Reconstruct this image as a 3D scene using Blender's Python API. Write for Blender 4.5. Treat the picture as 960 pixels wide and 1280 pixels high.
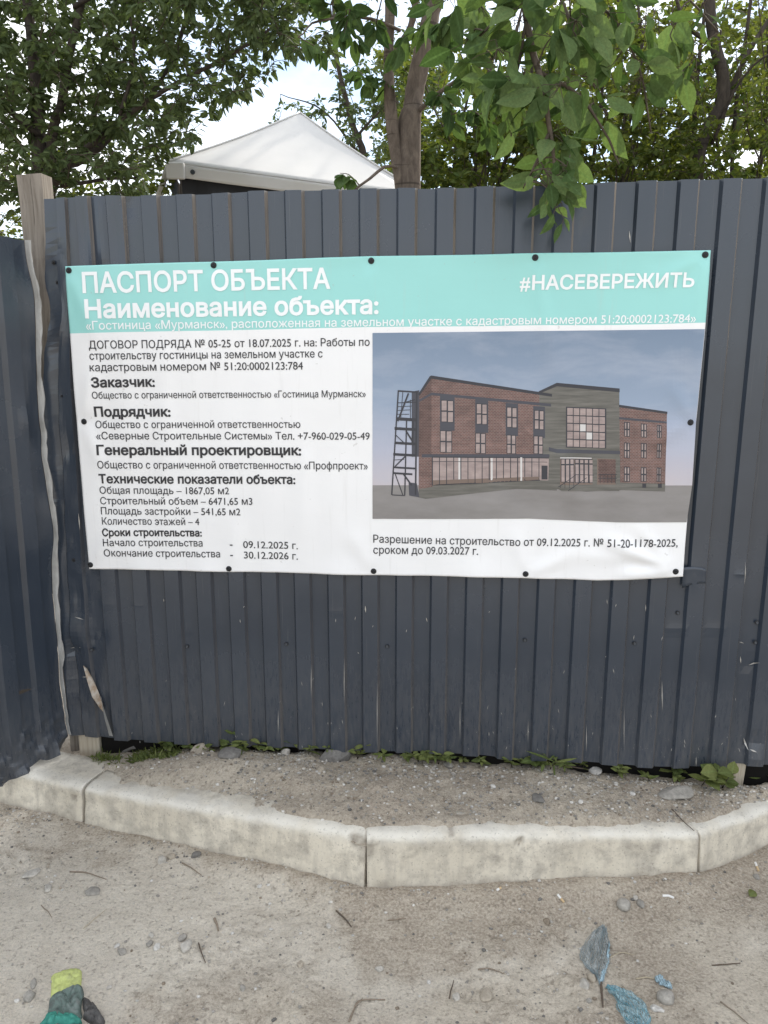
import bpy, bmesh, math, random
import numpy as np
from mathutils import Vector

for o in list(bpy.data.objects): bpy.data.objects.remove(o, do_unlink=True)
S = bpy.context.scene
COL = S.collection
rad = math.radians

# ------------------------------------------------------------------ camera, sky, sun, exposure
H, PITCH, FPX = 1.70, 11.9, 960.0            # eye height, downward tilt, focal length in photo pixels (960 x 1280)
cam = bpy.data.cameras.new('camera'); cam.sensor_fit = 'VERTICAL'; cam.sensor_height = 24.0
cam.lens = 24.0 * FPX / 1280.0; cam.clip_start = 0.05; cam.clip_end = 2000
co = bpy.data.objects.new('camera', cam); COL.objects.link(co)
co.location = (0, 0, H); co.rotation_euler = (rad(90 - PITCH), 0, 0)
S.camera = co

SUN_EL, SUN_AZ = 38.0, 34.0                  # sun behind the fence, a little to the right (azimuth from +Y towards +X)
W = bpy.data.worlds.new('World'); S.world = W; W.use_nodes = True
wt = W.node_tree; wn = wt.nodes; wl = wt.links
bg = wn['Background']
sky = wn.new('ShaderNodeTexSky'); sky.sky_type = 'NISHITA'; sky.sun_disc = False
sky.sun_elevation = rad(SUN_EL); sky.sun_rotation = rad(SUN_AZ); sky.air_density = 1.0; sky.dust_density = .15; sky.ozone_density = 1.0
tc = wn.new('ShaderNodeTexCoord')
cn = wn.new('ShaderNodeTexNoise'); cn.inputs['Scale'].default_value = 2.3; cn.inputs['Detail'].default_value = 7; cn.inputs['Roughness'].default_value = .58
cmap = wn.new('ShaderNodeMapping'); cmap.inputs['Scale'].default_value = (1, 1, 2.4); cmap.inputs['Location'].default_value = (.35, .1, .2)
wl.new(tc.outputs['Generated'], cmap.inputs['Vector']); wl.new(cmap.outputs['Vector'], cn.inputs['Vector'])
cr = wn.new('ShaderNodeValToRGB'); cr.color_ramp.elements[0].position = .36; cr.color_ramp.elements[1].position = .60
wl.new(cn.outputs['Fac'], cr.inputs['Fac'])
mx = wn.new('ShaderNodeMix'); mx.data_type = 'RGBA'; mx.inputs[7].default_value = (10.6, 10.7, 10.9, 1)
dp = wn.new('ShaderNodeVectorMath'); dp.operation = 'DOT_PRODUCT'; dp.inputs[1].default_value = (-.085, .944, .313)     # a clear patch between the clouds
wl.new(tc.outputs['Generated'], dp.inputs[0])
hr = wn.new('ShaderNodeMapRange'); hr.inputs[1].default_value = .955; hr.inputs[2].default_value = .995; hr.inputs[3].default_value = 1.0; hr.inputs[4].default_value = .42
wl.new(dp.outputs['Value'], hr.inputs[0])
hm = wn.new('ShaderNodeMath'); hm.operation = 'MULTIPLY'; wl.new(cr.outputs['Color'], hm.inputs[0]); wl.new(hr.outputs[0], hm.inputs[1])
wl.new(hm.outputs[0], mx.inputs[0]); wl.new(sky.outputs['Color'], mx.inputs[6])
wl.new(mx.outputs[2], bg.inputs['Color']); bg.inputs['Strength'].default_value = .10

sl = bpy.data.lights.new('sun', 'SUN'); sl.energy = 2.6; sl.angle = rad(1.2); sl.color = (1, .93, .82)
so = bpy.data.objects.new('sun', sl); COL.objects.link(so)
sd = Vector((math.sin(rad(SUN_AZ)) * math.cos(rad(SUN_EL)), math.cos(rad(SUN_AZ)) * math.cos(rad(SUN_EL)), math.sin(rad(SUN_EL))))
so.rotation_euler = sd.to_track_quat('Z', 'Y').to_euler(); so.location = sd * 40

S.view_settings.view_transform = 'Standard'; S.view_settings.look = 'None'
S.view_settings.exposure = 1.1; S.view_settings.gamma = 1.0; S.view_settings.use_curve_mapping = False
S.cycles.max_bounces = 8; S.cycles.transparent_max_bounces = 12; S.cycles.use_denoising = True; S.cycles.denoiser = 'OPENIMAGEDENOISE'; S.cycles.denoising_prefilter = 'NONE'; S.cycles.use_adaptive_sampling = False
S.cycles.sample_clamp_indirect = 6.0

# ------------------------------------------------------------------ geometry helpers
TH = rad(PITCH); CT, ST = math.cos(TH), math.sin(TH)
def ray(px, py):
    x = (np.asarray(px, float) - 480) / FPX; y = (640 - np.asarray(py, float)) / FPX
    return x, CT + ST * y, -ST + CT * y
def on_z(px, py, z):                       # point of the photo on a level z
    x, y, k = ray(px, py); t = (z - H) / k
    return Vector((x * t, y * t, z))
def on_y(px, py, Y):                       # point of the photo at depth Y
    x, y, k = ray(px, py); t = Y / y
    return Vector((x * t, Y, H + k * t))
FA = rad(5.5); FD = 2.67                    # fence plane: turned 5.5 degrees, 2.67 m away
FU = np.array([math.cos(FA), -math.sin(FA), 0]); FN = np.array([-math.sin(FA), -math.cos(FA), 0]); FO = np.array([0, FD, 0])
def uz(px, py, off=0.0):                   # pixel -> fence coordinates (u along, z up), on the plane 'off' in front of it
    x, y, k = ray(px, py)
    den = x * FN[0] + y * FN[1]; t = (FO[1] * FN[1] + off) / den
    X, Y, Z = x * t, y * t, H + k * t
    return X * FU[0] + (Y - FD) * FU[1], Z
def fen(u, z, off=0.0):                    # fence coordinates -> world (arrays allowed)
    u = np.asarray(u, float); z = np.asarray(z, float); off = np.asarray(off, float)
    return np.stack(np.broadcast_arrays(FO[0] + u * FU[0] + off * FN[0], FO[1] + u * FU[1] + off * FN[1], z), -1)

def _h(ix, iy, iz, seed):
    n = (ix.astype(np.int64) * 374761393 + iy.astype(np.int64) * 668265263 + iz.astype(np.int64) * 2147483647 + seed * 974711) & 0x7fffffff
    n = (n ^ (n >> 13)) * 1274126177 & 0x7fffffff
    return ((n ^ (n >> 16)) & 0xffff) / 65535.0
def noise(x, y, s=1.0, seed=0, z=None):    # smooth value noise in -1..1
    x = np.asarray(x, float) * s; y = np.asarray(y, float) * s
    z = np.zeros_like(x) if z is None else np.asarray(z, float) * s
    ix, iy, iz = np.floor(x), np.floor(y), np.floor(z); fx, fy, fz = x - ix, y - iy, z - iz
    fx, fy, fz = [f * f * f * (f * (f * 6 - 15) + 10) for f in (fx, fy, fz)]
    r = 0
    for a in (0, 1):
        for b in (0, 1):
            for c in (0, 1):
                r = r + _h(ix + a, iy + b, iz + c, seed) * (fx if a else 1 - fx) * (fy if b else 1 - fy) * (fz if c else 1 - fz)
    return r * 2 - 1
def fbm(x, y, s, seed=0, o=4, z=None):
    r = 0; a = 1; t = 0
    for i in range(o):
        r = r + a * noise(x, y, s * 2 ** i, seed + i * 17, z); t += a; a *= .5
    return r / t
def sstep(a, b, x):
    t = np.clip((np.asarray(x, float) - a) / (b - a), 0, 1); return t * t * (3 - 2 * t)

def tag(o, label=None, cat=None, group=None, kind=None):
    if label: o['label'] = label
    if cat: o['category'] = cat
    if group: o['group'] = group
    if kind: o['kind'] = kind
    return o
def empty(name, loc):
    o = bpy.data.objects.new(name, None); o.location = loc; o.empty_display_size = .1; COL.objects.link(o); return o
class MB:
    def __init__(s): s.v = []; s.f = []; s.m = []; s.uv = None
    def add(s, verts, faces, mi=0):
        b = len(s.v); s.v.extend([tuple(map(float, p)) for p in verts]); s.f.extend([tuple(i + b for i in f) for f in faces]); s.m.extend([mi] * len(faces))
    def grid(s, P, mi=0, wrap=False):        # P: (n, m, 3) array
        n, m = P.shape[:2]; b = len(s.v); s.v.extend(map(tuple, P.reshape(-1, 3).tolist()))
        for i in range(n - 1):
            for j in range(m if wrap else m - 1):
                j2 = (j + 1) % m
                s.f.append((b + i * m + j, b + i * m + j2, b + (i + 1) * m + j2, b + (i + 1) * m + j))
                s.m.append(mi if np.isscalar(mi) else int(mi[i, j]))
    def box(s, c, ax, ay, az, mi=0):         # centre and three half-axis vectors
        c, ax, ay, az = [np.array(q, float) for q in (c, ax, ay, az)]
        vs = [c + i * ax + j * ay + k * az for k in (-1, 1) for j in (-1, 1) for i in (-1, 1)]
        s.add(vs, [(0, 2, 3, 1), (4, 5, 7, 6), (0, 1, 5, 4), (2, 6, 7, 3), (0, 4, 6, 2), (1, 3, 7, 5)], mi)
    def tube(s, pts, rads, n=8, mi=0, rough=0.0, cap=True):
        pts = [np.array(p, float) for p in pts]; R = []
        ref = np.array([.31, .2, .93])
        for i, p in enumerate(pts):
            d = pts[min(i + 1, len(pts) - 1)] - pts[max(i - 1, 0)]; d = d / (np.linalg.norm(d) + 1e-9)
            a = np.cross(d, ref)
            if np.linalg.norm(a) < .15: a = np.cross(d, np.array([1., 0, 0]))
            a /= np.linalg.norm(a); b = np.cross(d, a); ref = np.cross(a, d) if abs(np.dot(np.cross(a, d), d)) > 2 else ref
            r = rads[i] if not np.isscalar(rads) else rads
            th = np.arange(n) * 2 * math.pi / n
            rr = r * (1 + (rough * np.random.uniform(-1, 1, n) if rough else 0))
            R.append(p + np.outer(rr * np.cos(th), a) + np.outer(rr * np.sin(th), b) if np.ndim(rr) else p + r * (np.outer(np.cos(th), a) + np.outer(np.sin(th), b)))
        b0 = len(s.v); s.grid(np.array(R), mi, True)
        if cap:
            for e, base in ((0, b0), (1, b0 + (len(pts) - 1) * n)):
                s.f.append(tuple(range(base, base + n)) if e else tuple(range(base + n - 1, base - 1, -1))); s.m.append(mi)
    def build(s, name, mats, parent=None, smooth=False, cols=None):
        me = bpy.data.meshes.new(name)
        V = np.array(s.v, float).reshape(-1, 3)
        if parent is not None: V = V - np.array(parent_world(parent))
        me.from_pydata(V.tolist(), [], s.f)
        for m in (mats if isinstance(mats, (list, tuple)) else [mats]): me.materials.append(m)
        if any(s.m): me.polygons.foreach_set('material_index', s.m)
        if s.uv is not None:
            l = me.uv_layers.new(name='UVMap'); li = np.empty(len(me.loops), int); me.loops.foreach_get('vertex_index', li)
            l.data.foreach_set('uv', np.array(s.uv, float)[li].ravel())
        if smooth: me.polygons.foreach_set('use_smooth', [True] * len(me.polygons))
        if cols is not None:
            at = me.color_attributes.new('Col', 'FLOAT_COLOR', 'POINT'); at.data.foreach_set('color', np.asarray(cols, np.float32).ravel())
        me.update()
        o = bpy.data.objects.new(name, me); COL.objects.link(o)
        if parent is not None: o.parent = parent
        return o
def parent_world(p):
    v = Vector(p.location)
    while p.parent: p = p.parent; v = v + p.location
    return v
def ground_origin(o):                       # put a mesh thing's origin at its own base
    me = o.data; n = len(me.vertices); a = np.empty(n * 3); me.vertices.foreach_get('co', a); a = a.reshape(-1, 3)
    c = (a.min(0) + a.max(0)) / 2; c[2] = a[:, 2].min()
    me.vertices.foreach_set('co', (a - c).ravel()); o.location = c; me.update(); return o

# ------------------------------------------------------------------ materials
def mat(name, base=(.5, .5, .5), rough=.6, metal=0, spec=.5):
    m = bpy.data.materials.new(name); m.use_nodes = True
    b = m.node_tree.nodes['Principled BSDF']; b.inputs['Base Color'].default_value = (*base, 1)
    b.inputs['Roughness'].default_value = rough; b.inputs['Metallic'].default_value = metal; b.inputs['Specular IOR Level'].default_value = spec
    return m
class N:                                     # small node-graph helper
    def __init__(s, m): s.m = m; s.t = m.node_tree; s.b = s.t.nodes['Principled BSDF']; s.out = s.t.nodes['Material Output']
    def n(s, k, **kw):
        x = s.t.nodes.new(k)
        for a, v in kw.items(): setattr(x, a, v)
        return x
    def l(s, a, b): s.t.links.new(a, b)
    def coord(s, scale=(1, 1, 1), kind='Object', rot=(0, 0, 0)):
        c = s.n('ShaderNodeTexCoord'); mp = s.n('ShaderNodeMapping'); mp.inputs['Scale'].default_value = scale; mp.inputs['Rotation'].default_value = rot
        s.l(c.outputs[kind], mp.inputs['Vector']); return mp.outputs['Vector']
    def noise(s, vec, scale, detail=6, rough=.55, dist=0.):
        x = s.n('ShaderNodeTexNoise'); x.inputs['Scale'].default_value = scale; x.inputs['Detail'].default_value = detail
        x.inputs['Roughness'].default_value = rough; x.inputs['Distortion'].default_value = dist
        s.l(vec, x.inputs['Vector']); return x.outputs['Fac']
    def ramp(s, fac, stops):
        r = s.n('ShaderNodeValToRGB'); e = r.color_ramp.elements
        while len(e) < len(stops): e.new(.5)
        for q, (p, c) in zip(e, stops):
            q.position = p; q.color = (c, c, c, 1) if np.isscalar(c) else (*c, 1)
        s.l(fac, r.inputs['Fac']); return r.outputs['Color']
    def mix(s, f, a, b, mode='MIX'):
        x = s.n('ShaderNodeMix'); x.data_type = 'RGBA'; x.blend_type = mode
        for ii, v in ((0, f), (6, a), (7, b)):
            sock = x.inputs[ii]
            if isinstance(v, (int, float)): sock.default_value = v if ii == 0 else (v, v, v, 1)
            elif isinstance(v, tuple): sock.default_value = (*v, 1)
            else: s.l(v, sock)
        return x.outputs[2]
    def math(s, op, a, b=0.):
        x = s.n('ShaderNodeMath'); x.operation = op
        for sock, v in ((x.inputs[0], a), (x.inputs[1], b)):
            if isinstance(v, (int, float)): sock.default_value = v
            else: s.l(v, sock)
        return x.outputs[0]
    def bump(s, h, strength, dist, prev=None):
        x = s.n('ShaderNodeBump'); x.inputs['Strength'].default_value = strength; x.inputs['Distance'].default_value = dist
        s.l(h, x.inputs['Height'])
        if prev is not None: s.l(prev, x.inputs['Normal'])
        return x.outputs['Normal']
    def sep(s, vec):
        x = s.n('ShaderNodeSeparateXYZ'); s.l(vec, x.inputs[0]); return x.outputs

def soil_mat(name, pale, dark, brown, speck, packed=None):
    m = mat(name, pale, .95, 0, .15); g = N(m); v = g.coord(); 
    big = g.ramp(g.noise(v, 2.1, 5, .6, .4), [(.42, 0.), (.60, 1.)])
    mid = g.ramp(g.noise(v, 11, 7, .65, .3), [(.36, 0.), (.66, 1.)])
    fine = g.noise(v, 120, 5, .7)
    c = g.mix(big, pale, brown)
    if packed:                               # loose brown soil and pale trodden soil, mapped with the relief of the ground
        at = g.n('ShaderNodeVertexColor'); at.layer_name = 'Col'; sp_ = g.sep(at.outputs['Color'])
        c = g.mix(g.math('MULTIPLY', sp_[1], .85), c, packed); c = g.mix(g.math('MULTIPLY', sp_[0], g.ramp(mid, [(.0, .55), (1., 1.)])), c, brown)
        mid = g.math('MULTIPLY', mid, g.math('SUBTRACT', 1.0, g.math('MULTIPLY', sp_[1], .6)))
    c = g.mix(0., c, c); c = g.mix(g.math('MULTIPLY', mid, .55), c, dark)
    c = g.mix(g.ramp(fine, [(.40, .0), (.66, .45)]), c, tuple(min(1, q * 1.45) for q in pale))
    c = g.mix(g.ramp(g.noise(v, 60, 3, .6), [(.30, .55), (.44, 0.)]), c, tuple(q * .62 for q in dark))
    vo = g.n('ShaderNodeTexVoronoi'); vo.inputs['Scale'].default_value = 210; g.l(v, vo.inputs['Vector'])
    sp = g.ramp(vo.outputs['Distance'], [(.14, 1.), (.22, 0.)])
    keep = g.ramp(g.noise(v, 75, 2, .5), [(.58, 0.), (.60, 1.)])
    c = g.mix(g.math('MULTIPLY', g.math('MULTIPLY', sp, keep), speck), c, (.55, .53, .50))
    g.l(c, g.b.inputs['Base Color'])
    n1 = g.bump(g.noise(v, 38, 8, .72), .95, .016); n2 = g.bump(fine, .6, .004, n1); n3 = g.bump(g.noise(v, 330, 3, .7), .5, .0015, n2)
    g.l(n3, g.b.inputs['Normal']); return m
M = {}
M['road'] = soil_mat('dry dirt', (.56, .50, .41), (.34, .29, .23), (.285, .235, .182), .5, (.60, .55, .47))
M['bed'] = soil_mat('gravelly soil', (.47, .415, .335), (.26, .218, .172), (.355, .302, .24), 1.0)

def concrete_mat():
    m = mat('kerb concrete', (.5, .48, .43), .9, 0, .2); g = N(m); v = g.coord(kind='Generated'); v = g.coord()
    big = g.ramp(g.noise(v, 3.2, 6, .6, .5), [(.35, 0.), (.68, 1.)])
    c = g.mix(big, (.66, .605, .50), (.54, .488, .395))
    c = g.mix(g.ramp(g.noise(v, 14, 7, .7), [(.46, 0.), (.70, .75)]), c, (.27, .245, .21))
    st = g.noise(g.coord((9, 9, 1.6)), 3.0, 5, .6)
    c = g.mix(g.ramp(st, [(.48, 0.), (.74, .6)]), c, (.335, .305, .26))
    at = g.n('ShaderNodeVertexColor'); at.layer_name = 'Col'
    sp = g.sep(at.outputs['Color'])
    c = g.mix(g.math('MULTIPLY', sp[0], g.ramp(g.noise(v, 9, 5, .6), [(.32, .25), (.55, .95)])), c, (.66, .63, .56))   # worn pale arris
    c = g.mix(g.math('MULTIPLY', sp[1], g.ramp(g.noise(v, 16, 6, .7), [(.30, .15), (.6, .9)])), c, (.27, .237, .195))    # soil rubbed on it
    c = g.mix(g.ramp(g.noise(v, 140, 3, .6), [(.60, 0.), (.68, .5)]), c, (.20, .18, .16))
    g.l(c, g.b.inputs['Base Color'])
    n1 = g.bump(g.noise(v, 55, 8, .7), .45, .006); n2 = g.bump(g.noise(v, 260, 4, .7), .4, .0015, n1); g.l(n2, g.b.inputs['Normal']); return m
M['kerb'] = concrete_mat()

def metal_mat(name, base, tinted=0.):
    m = mat(name, base, .32, 0, .58); g = N(m); v = g.coord()
    xyz = g.sep(v)
    n = g.noise(v, 3.5, 6, .6)
    c = g.mix(g.ramp(n, [(.35, 0.), (.7, 1.)]), base, tuple(q * 1.12 + .003 for q in base))
    low = g.ramp(xyz[2], [(.0, 1.), (.42, 0.)])                         # dust splashed on the lower part (object z = height above the bottom)
    dust = g.math('MULTIPLY', low, g.ramp(g.noise(g.coord((26, 26, 4)), 4, 6, .7), [(.36, .05), (.75, .75)]))
    c = g.mix(g.math('MULTIPLY', dust, .34), c, (.24, .215, .185))
    spk = g.ramp(g.noise(v, 190, 2, .5), [(.715, 0.), (.735, 1.)])
    c = g.mix(g.math('MULTIPLY', spk, g.ramp(xyz[2], [(.0, .6), (.35, .0)])), c, (.38, .36, .33))
    run = g.ramp(g.noise(g.coord((60, 60, .9)), 3.3, 3, .55), [(.66, 0.), (.74, .35)])
    c = g.mix(g.math('MULTIPLY', run, .35), c, (.20, .19, .175))
    if tinted:  # tan reflection painted into the colour, strongest high and right; rub lines below
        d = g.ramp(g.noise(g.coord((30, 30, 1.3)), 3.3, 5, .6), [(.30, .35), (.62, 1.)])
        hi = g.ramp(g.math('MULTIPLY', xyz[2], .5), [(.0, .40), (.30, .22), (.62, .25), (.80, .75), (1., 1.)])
        c = g.mix(g.math('MULTIPLY', g.math('MULTIPLY', d, hi), g.math('MULTIPLY', tinted, g.ramp(g.math('ADD', g.math('MULTIPLY', xyz[0], .6), .95), [(.0, .45), (1., 1.)]))), c, (.34, .285, .225))
    g.l(c, g.b.inputs['Base Color'])
    g.l(g.math('ADD', g.math('MULTIPLY', dust, .35), g.ramp(n, [(.3, .20), (.7, .30)])), g.b.inputs['Roughness'])
    n1 = g.bump(g.noise(g.coord((5, 5, 1.6)), 2.2, 3, .5), .10, .02); n2 = g.bump(g.noise(v, 95, 4, .6), .05, .002, n1)
    g.l(n2, g.b.inputs['Normal']); return m
GREY = (.029, .038, .053)
M['sheet'] = metal_mat('grey painted steel', GREY)
M['slope'] = metal_mat('rib side with painted reflection', GREY, .9)  # right-facing rib sides, a reflected tan put into their colour
M['sheet_back'] = mat('pale steel back', (.36, .36, .35), .5, 0, .4)
g = N(M['sheet_back']); g.l(g.ramp(g.noise(g.coord((8, 8, 2)), 6, 6, .7), [(.3, (.24, .235, .22)), (.7, (.42, .42, .41))]), g.b.inputs['Base Color'])
M['scratch'] = mat('bare scratched steel', (.40, .385, .36), .45, .3, .5)
M['rust'] = mat('rusty bare patch', (.30, .22, .15), .75, 0, .3)
g = N(M['rust']); g.l(g.ramp(g.noise(g.coord(), 28, 6, .7), [(.35, (.22, .15, .10)), (.5, (.33, .27, .21)), (.68, (.46, .44, .41))]), g.b.inputs['Base Color'])
M['screw'] = mat('dark screw steel', (.02, .021, .024), .35, .6, .5)
M['washer'] = mat('rubber washer', (.012, .012, .013), .6)
def wood_mat(name, a, b, grain=(14, 14, .8)):
    m = mat(name, a, .85, 0, .2); g = N(m)
    f = g.noise(g.coord(grain), 5, 7, .65, .6); c = g.ramp(f, [(.3, b), (.55, a), (.75, tuple(q * 1.2 for q in a))])
    c = g.mix(g.ramp(g.noise(g.coord((60, 60, 1.5)), 3, 3, .5), [(.62, 0.), (.7, .6)]), c, tuple(q * .4 for q in b))
    g.l(c, g.b.inputs['Base Color']); g.l(g.bump(f, .5, .004), g.b.inputs['Normal']); return m
M['wood'] = wood_mat('weathered timber', (.225, .20, .172), (.115, .098, .08))
M['wood_dark'] = wood_mat('damp dark timber', (.07, .058, .046), (.03, .025, .02), (1.0, 14, 14))
M['wood_pale'] = wood_mat('pale timber', (.42, .37, .29), (.30, .25, .19))
def bark_mat(name, a, b):
    m = mat(name, a, .9, 0, .15); g = N(m)
    f = g.noise(g.coord((9, 9, 3.2)), 5, 8, .7, .5); c = g.ramp(f, [(.3, b), (.6, a), (.8, tuple(q * 1.35 for q in a))])
    rings = g.ramp(g.noise(g.coord((1, 1, 22)), 2.2, 2, .5), [(.60, 0.), (.68, .7)])
    c = g.mix(rings, c, tuple(q * .55 for q in b)); g.l(c, g.b.inputs['Base Color']); g.l(g.bump(f, .6, .008), g.b.inputs['Normal']); return m
M['bark'] = bark_mat('grey brown bark', (.155, .125, .10), (.075, .06, .05))
M['bark_dark'] = bark_mat('dark bark', (.07, .058, .048), (.035, .03, .026))
M['twig'] = mat('twig bark', (.075, .06, .045), .85, 0, .2)

def leaf_mat(name, a, b, trans, transc):
    m = bpy.data.materials.new(name); m.use_nodes = True; g = N(m)
    at = g.n('ShaderNodeVertexColor'); at.layer_name = 'Col'
    sp = g.sep(at.outputs['Color'])
    c = g.mix(sp[0], a, b)
    mid = g.ramp(sp[1], [(.0, 0.), (.80, 0.), (1., .55)])
    c = g.mix(mid, c, tuple(min(1, q * 2.1 + .02) for q in a))
    blot = g.ramp(g.noise(g.coord(), 130, 3, .6), [(.35, .80), (.7, 1.12)])
    c = g.mix(1.0, c, blot, 'MULTIPLY')
    g.l(c, g.b.inputs['Base Color']); g.b.inputs['Roughness'].default_value = .62; g.b.inputs['Specular IOR Level'].default_value = .05
    g.b.inputs['Specular IOR Level'].default_value = 0. if name == 'broad leaf' else .05
    tr = g.n('ShaderNodeBsdfTranslucent'); g.l(g.mix(1.0, c, transc, 'MULTIPLY'), tr.inputs['Color'])
    ms = g.n('ShaderNodeMixShader'); ms.inputs[0].default_value = trans
    g.l(g.b.outputs[0], ms.inputs[1]); g.l(tr.outputs[0], ms.inputs[2]); g.l(ms.outputs[0], g.out.inputs['Surface']); return m
M['leaf'] = leaf_mat('tree leaf', (.056, .078, .036), (.10, .13, .060), .26, (1.7, 1.8, 1.0))
M['leaf_big'] = leaf_mat('broad leaf', (.040, .070, .027), (.135, .185, .080), .26, (1.7, 1.9, .9))
M['leaf_bush'] = leaf_mat('bush leaf', (.050, .078, .024), (.115, .135, .042), .34, (2.2, 2.1, .8))
M['leaf_weed'] = leaf_mat('weed leaf', (.085, .115, .040), (.185, .205, .075), .30, (1.8, 1.9, .8))

# ------------------------------------------------------------------ ground, soil bed, kerb stones
KX = [(-2.35, 2.98), (-1.10, 2.51), (-.06, 2.15), (1.04, 2.23), (1.95, 2.70), (2.9, 3.2)]     # front foot of the kerb, joint to joint
KZ = [.150, .146, .200, .156, .115, .10]                                                # height of its top at the joints
def kerb_y(x): return np.interp(x, [p[0] for p in KX], [p[1] for p in KX])
def kerb_z(x): return np.interp(x, [p[0] for p in KX], KZ)
def fence_y(x): return FD - np.asarray(x, float) * math.tan(FA)
def road_h(x, y):
    d = kerb_y(x) - y
    ridge = (.006 + .012 * sstep(-.9, -.4, x)) * np.exp(-((d - .03) / .07) ** 2) * (1 + .7 * noise(x, y, 5, 3))
    near = np.exp(-np.maximum(0, np.hypot(x, y - 2) - 3) / 2)
    rut = -.012 * np.exp(-((y - 1.78 - .12 * np.sin(x * 1.5)) / .14) ** 2)
    rough = sstep(-.15, .35, fbm(x, y, 2.2, 9))
    return near * (.012 * fbm(x, y, 1.7, 5) + ridge + rut + (.004 + .013 * rough) * fbm(x, y, 9, 21) + (.0014 + .0075 * rough) * fbm(x, y, 30, 31, 4))
def nonuni(lo, hi, step, ext, grow=1.25):
    c = list(np.arange(lo, hi + 1e-6, step)); s = step
    while c[-1] < ext: s *= grow; c.append(c[-1] + s)
    s = step; d = []
    x = lo
    while x > -ext: s *= grow; x -= s; d.append(x)
    return np.array(d[::-1] + c)
gx = nonuni(-1.7, 1.8, .0068, 600); gy = nonuni(1.48, 2.66, .0062, 600)
X, Y = np.meshgrid(gx, gy, indexing='ij')
_d = kerb_y(X) - Y
_loose = np.clip(1.25 * np.exp(-np.maximum(0, _d) / .075) * (.75 + .5 * noise(X, Y, 6, 70)) + sstep(.12, .45, fbm(X, Y, 2.4, 71, 5)) * .9, 0, 1)
_loose = np.clip(_loose + .5 * (fbm(X, Y, 17, 72, 3)) * sstep(.1, .5, _loose), 0, 1)
_pack = sstep(-.20, .22, fbm(X * .8, Y * 1.7, 1.5, 74, 5)) * (1 - _loose)
mb = MB(); mb.grid(np.stack([X, Y, road_h(X, Y) + .004 * _loose * fbm(X, Y, 26, 75, 4)], -1)); o = mb.build('dirt_road', M['road'], smooth=True, cols=np.stack([_loose, _pack, 0 * X, 0 * X + 1], -1).reshape(-1, 4))
tag(o, 'dry grey beige dirt ground scattered with stones and litter', 'ground', kind='structure')
def bed_h(x, y):
    ky, fy = kerb_y(x) + .055, fence_y(x)
    t = np.clip((y - ky) / np.maximum(.05, fy - ky), 0, 1.6)
    zf = np.interp(x, [-1.6, -1.15, -.75, -.2, .2, .7, 1.0, 1.25, 2.4], [.115, .120, .165, .172, .168, .155, .138, .125, .11])
    over = .012 * sstep(-.55, -.2, x) * (1 - sstep(.8, 1.05, x)) - .022 * (1 - sstep(-.75, -.5, x)) - .030 * (1 - sstep(-1.12, -.95, x)) + .008 * sstep(.85, 1.05, x)
    over = over + .012 * noise(x, y * 0, 7, 33) * sstep(-.7, -.4, x) + .005 * noise(x, y * 0, 23, 35)
    zk = kerb_z(x) + over
    z = zk + (zf - zk) * np.clip(t, 0, 1) + .026 * np.sin(np.pi * np.clip(t, 0, 1)) * (1 + .5 * noise(x, y, 3, 4))
    z += .020 * fbm(x, y, 5, 11) + .020 * np.exp(-((x + .30) / .12) ** 2 - ((y - 2.50) / .10) ** 2) + .018 * np.exp(-((x + .72) / .14) ** 2 - ((y - 2.60) / .10) ** 2) + .010 * fbm(x, y, 24, 13, 4)
    return z - .05 * sstep(.0, 1.0, (.02 - (y - ky)) / .05)
bx = np.arange(-2.0, 2.4, .009); nt = 110
Pb = np.zeros((len(bx), nt, 3))
for j in range(nt):
    s = j / (nt - 1)
    yy = kerb_y(bx) + .02 + s ** .9 * (fence_y(bx) + .75 - kerb_y(bx))
    zz = bed_h(bx, yy) - .25 * sstep(fence_y(bx) + .3, fence_y(bx) + .75, yy)
    Pb[:, j] = np.stack([bx, yy, zz], -1)
mb = MB(); mb.grid(Pb); o = mb.build('soil_bed', M['bed'], smooth=True)
tag(o, 'mound of gravelly soil between the kerb and the fence', 'soil', kind='structure')

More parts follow.
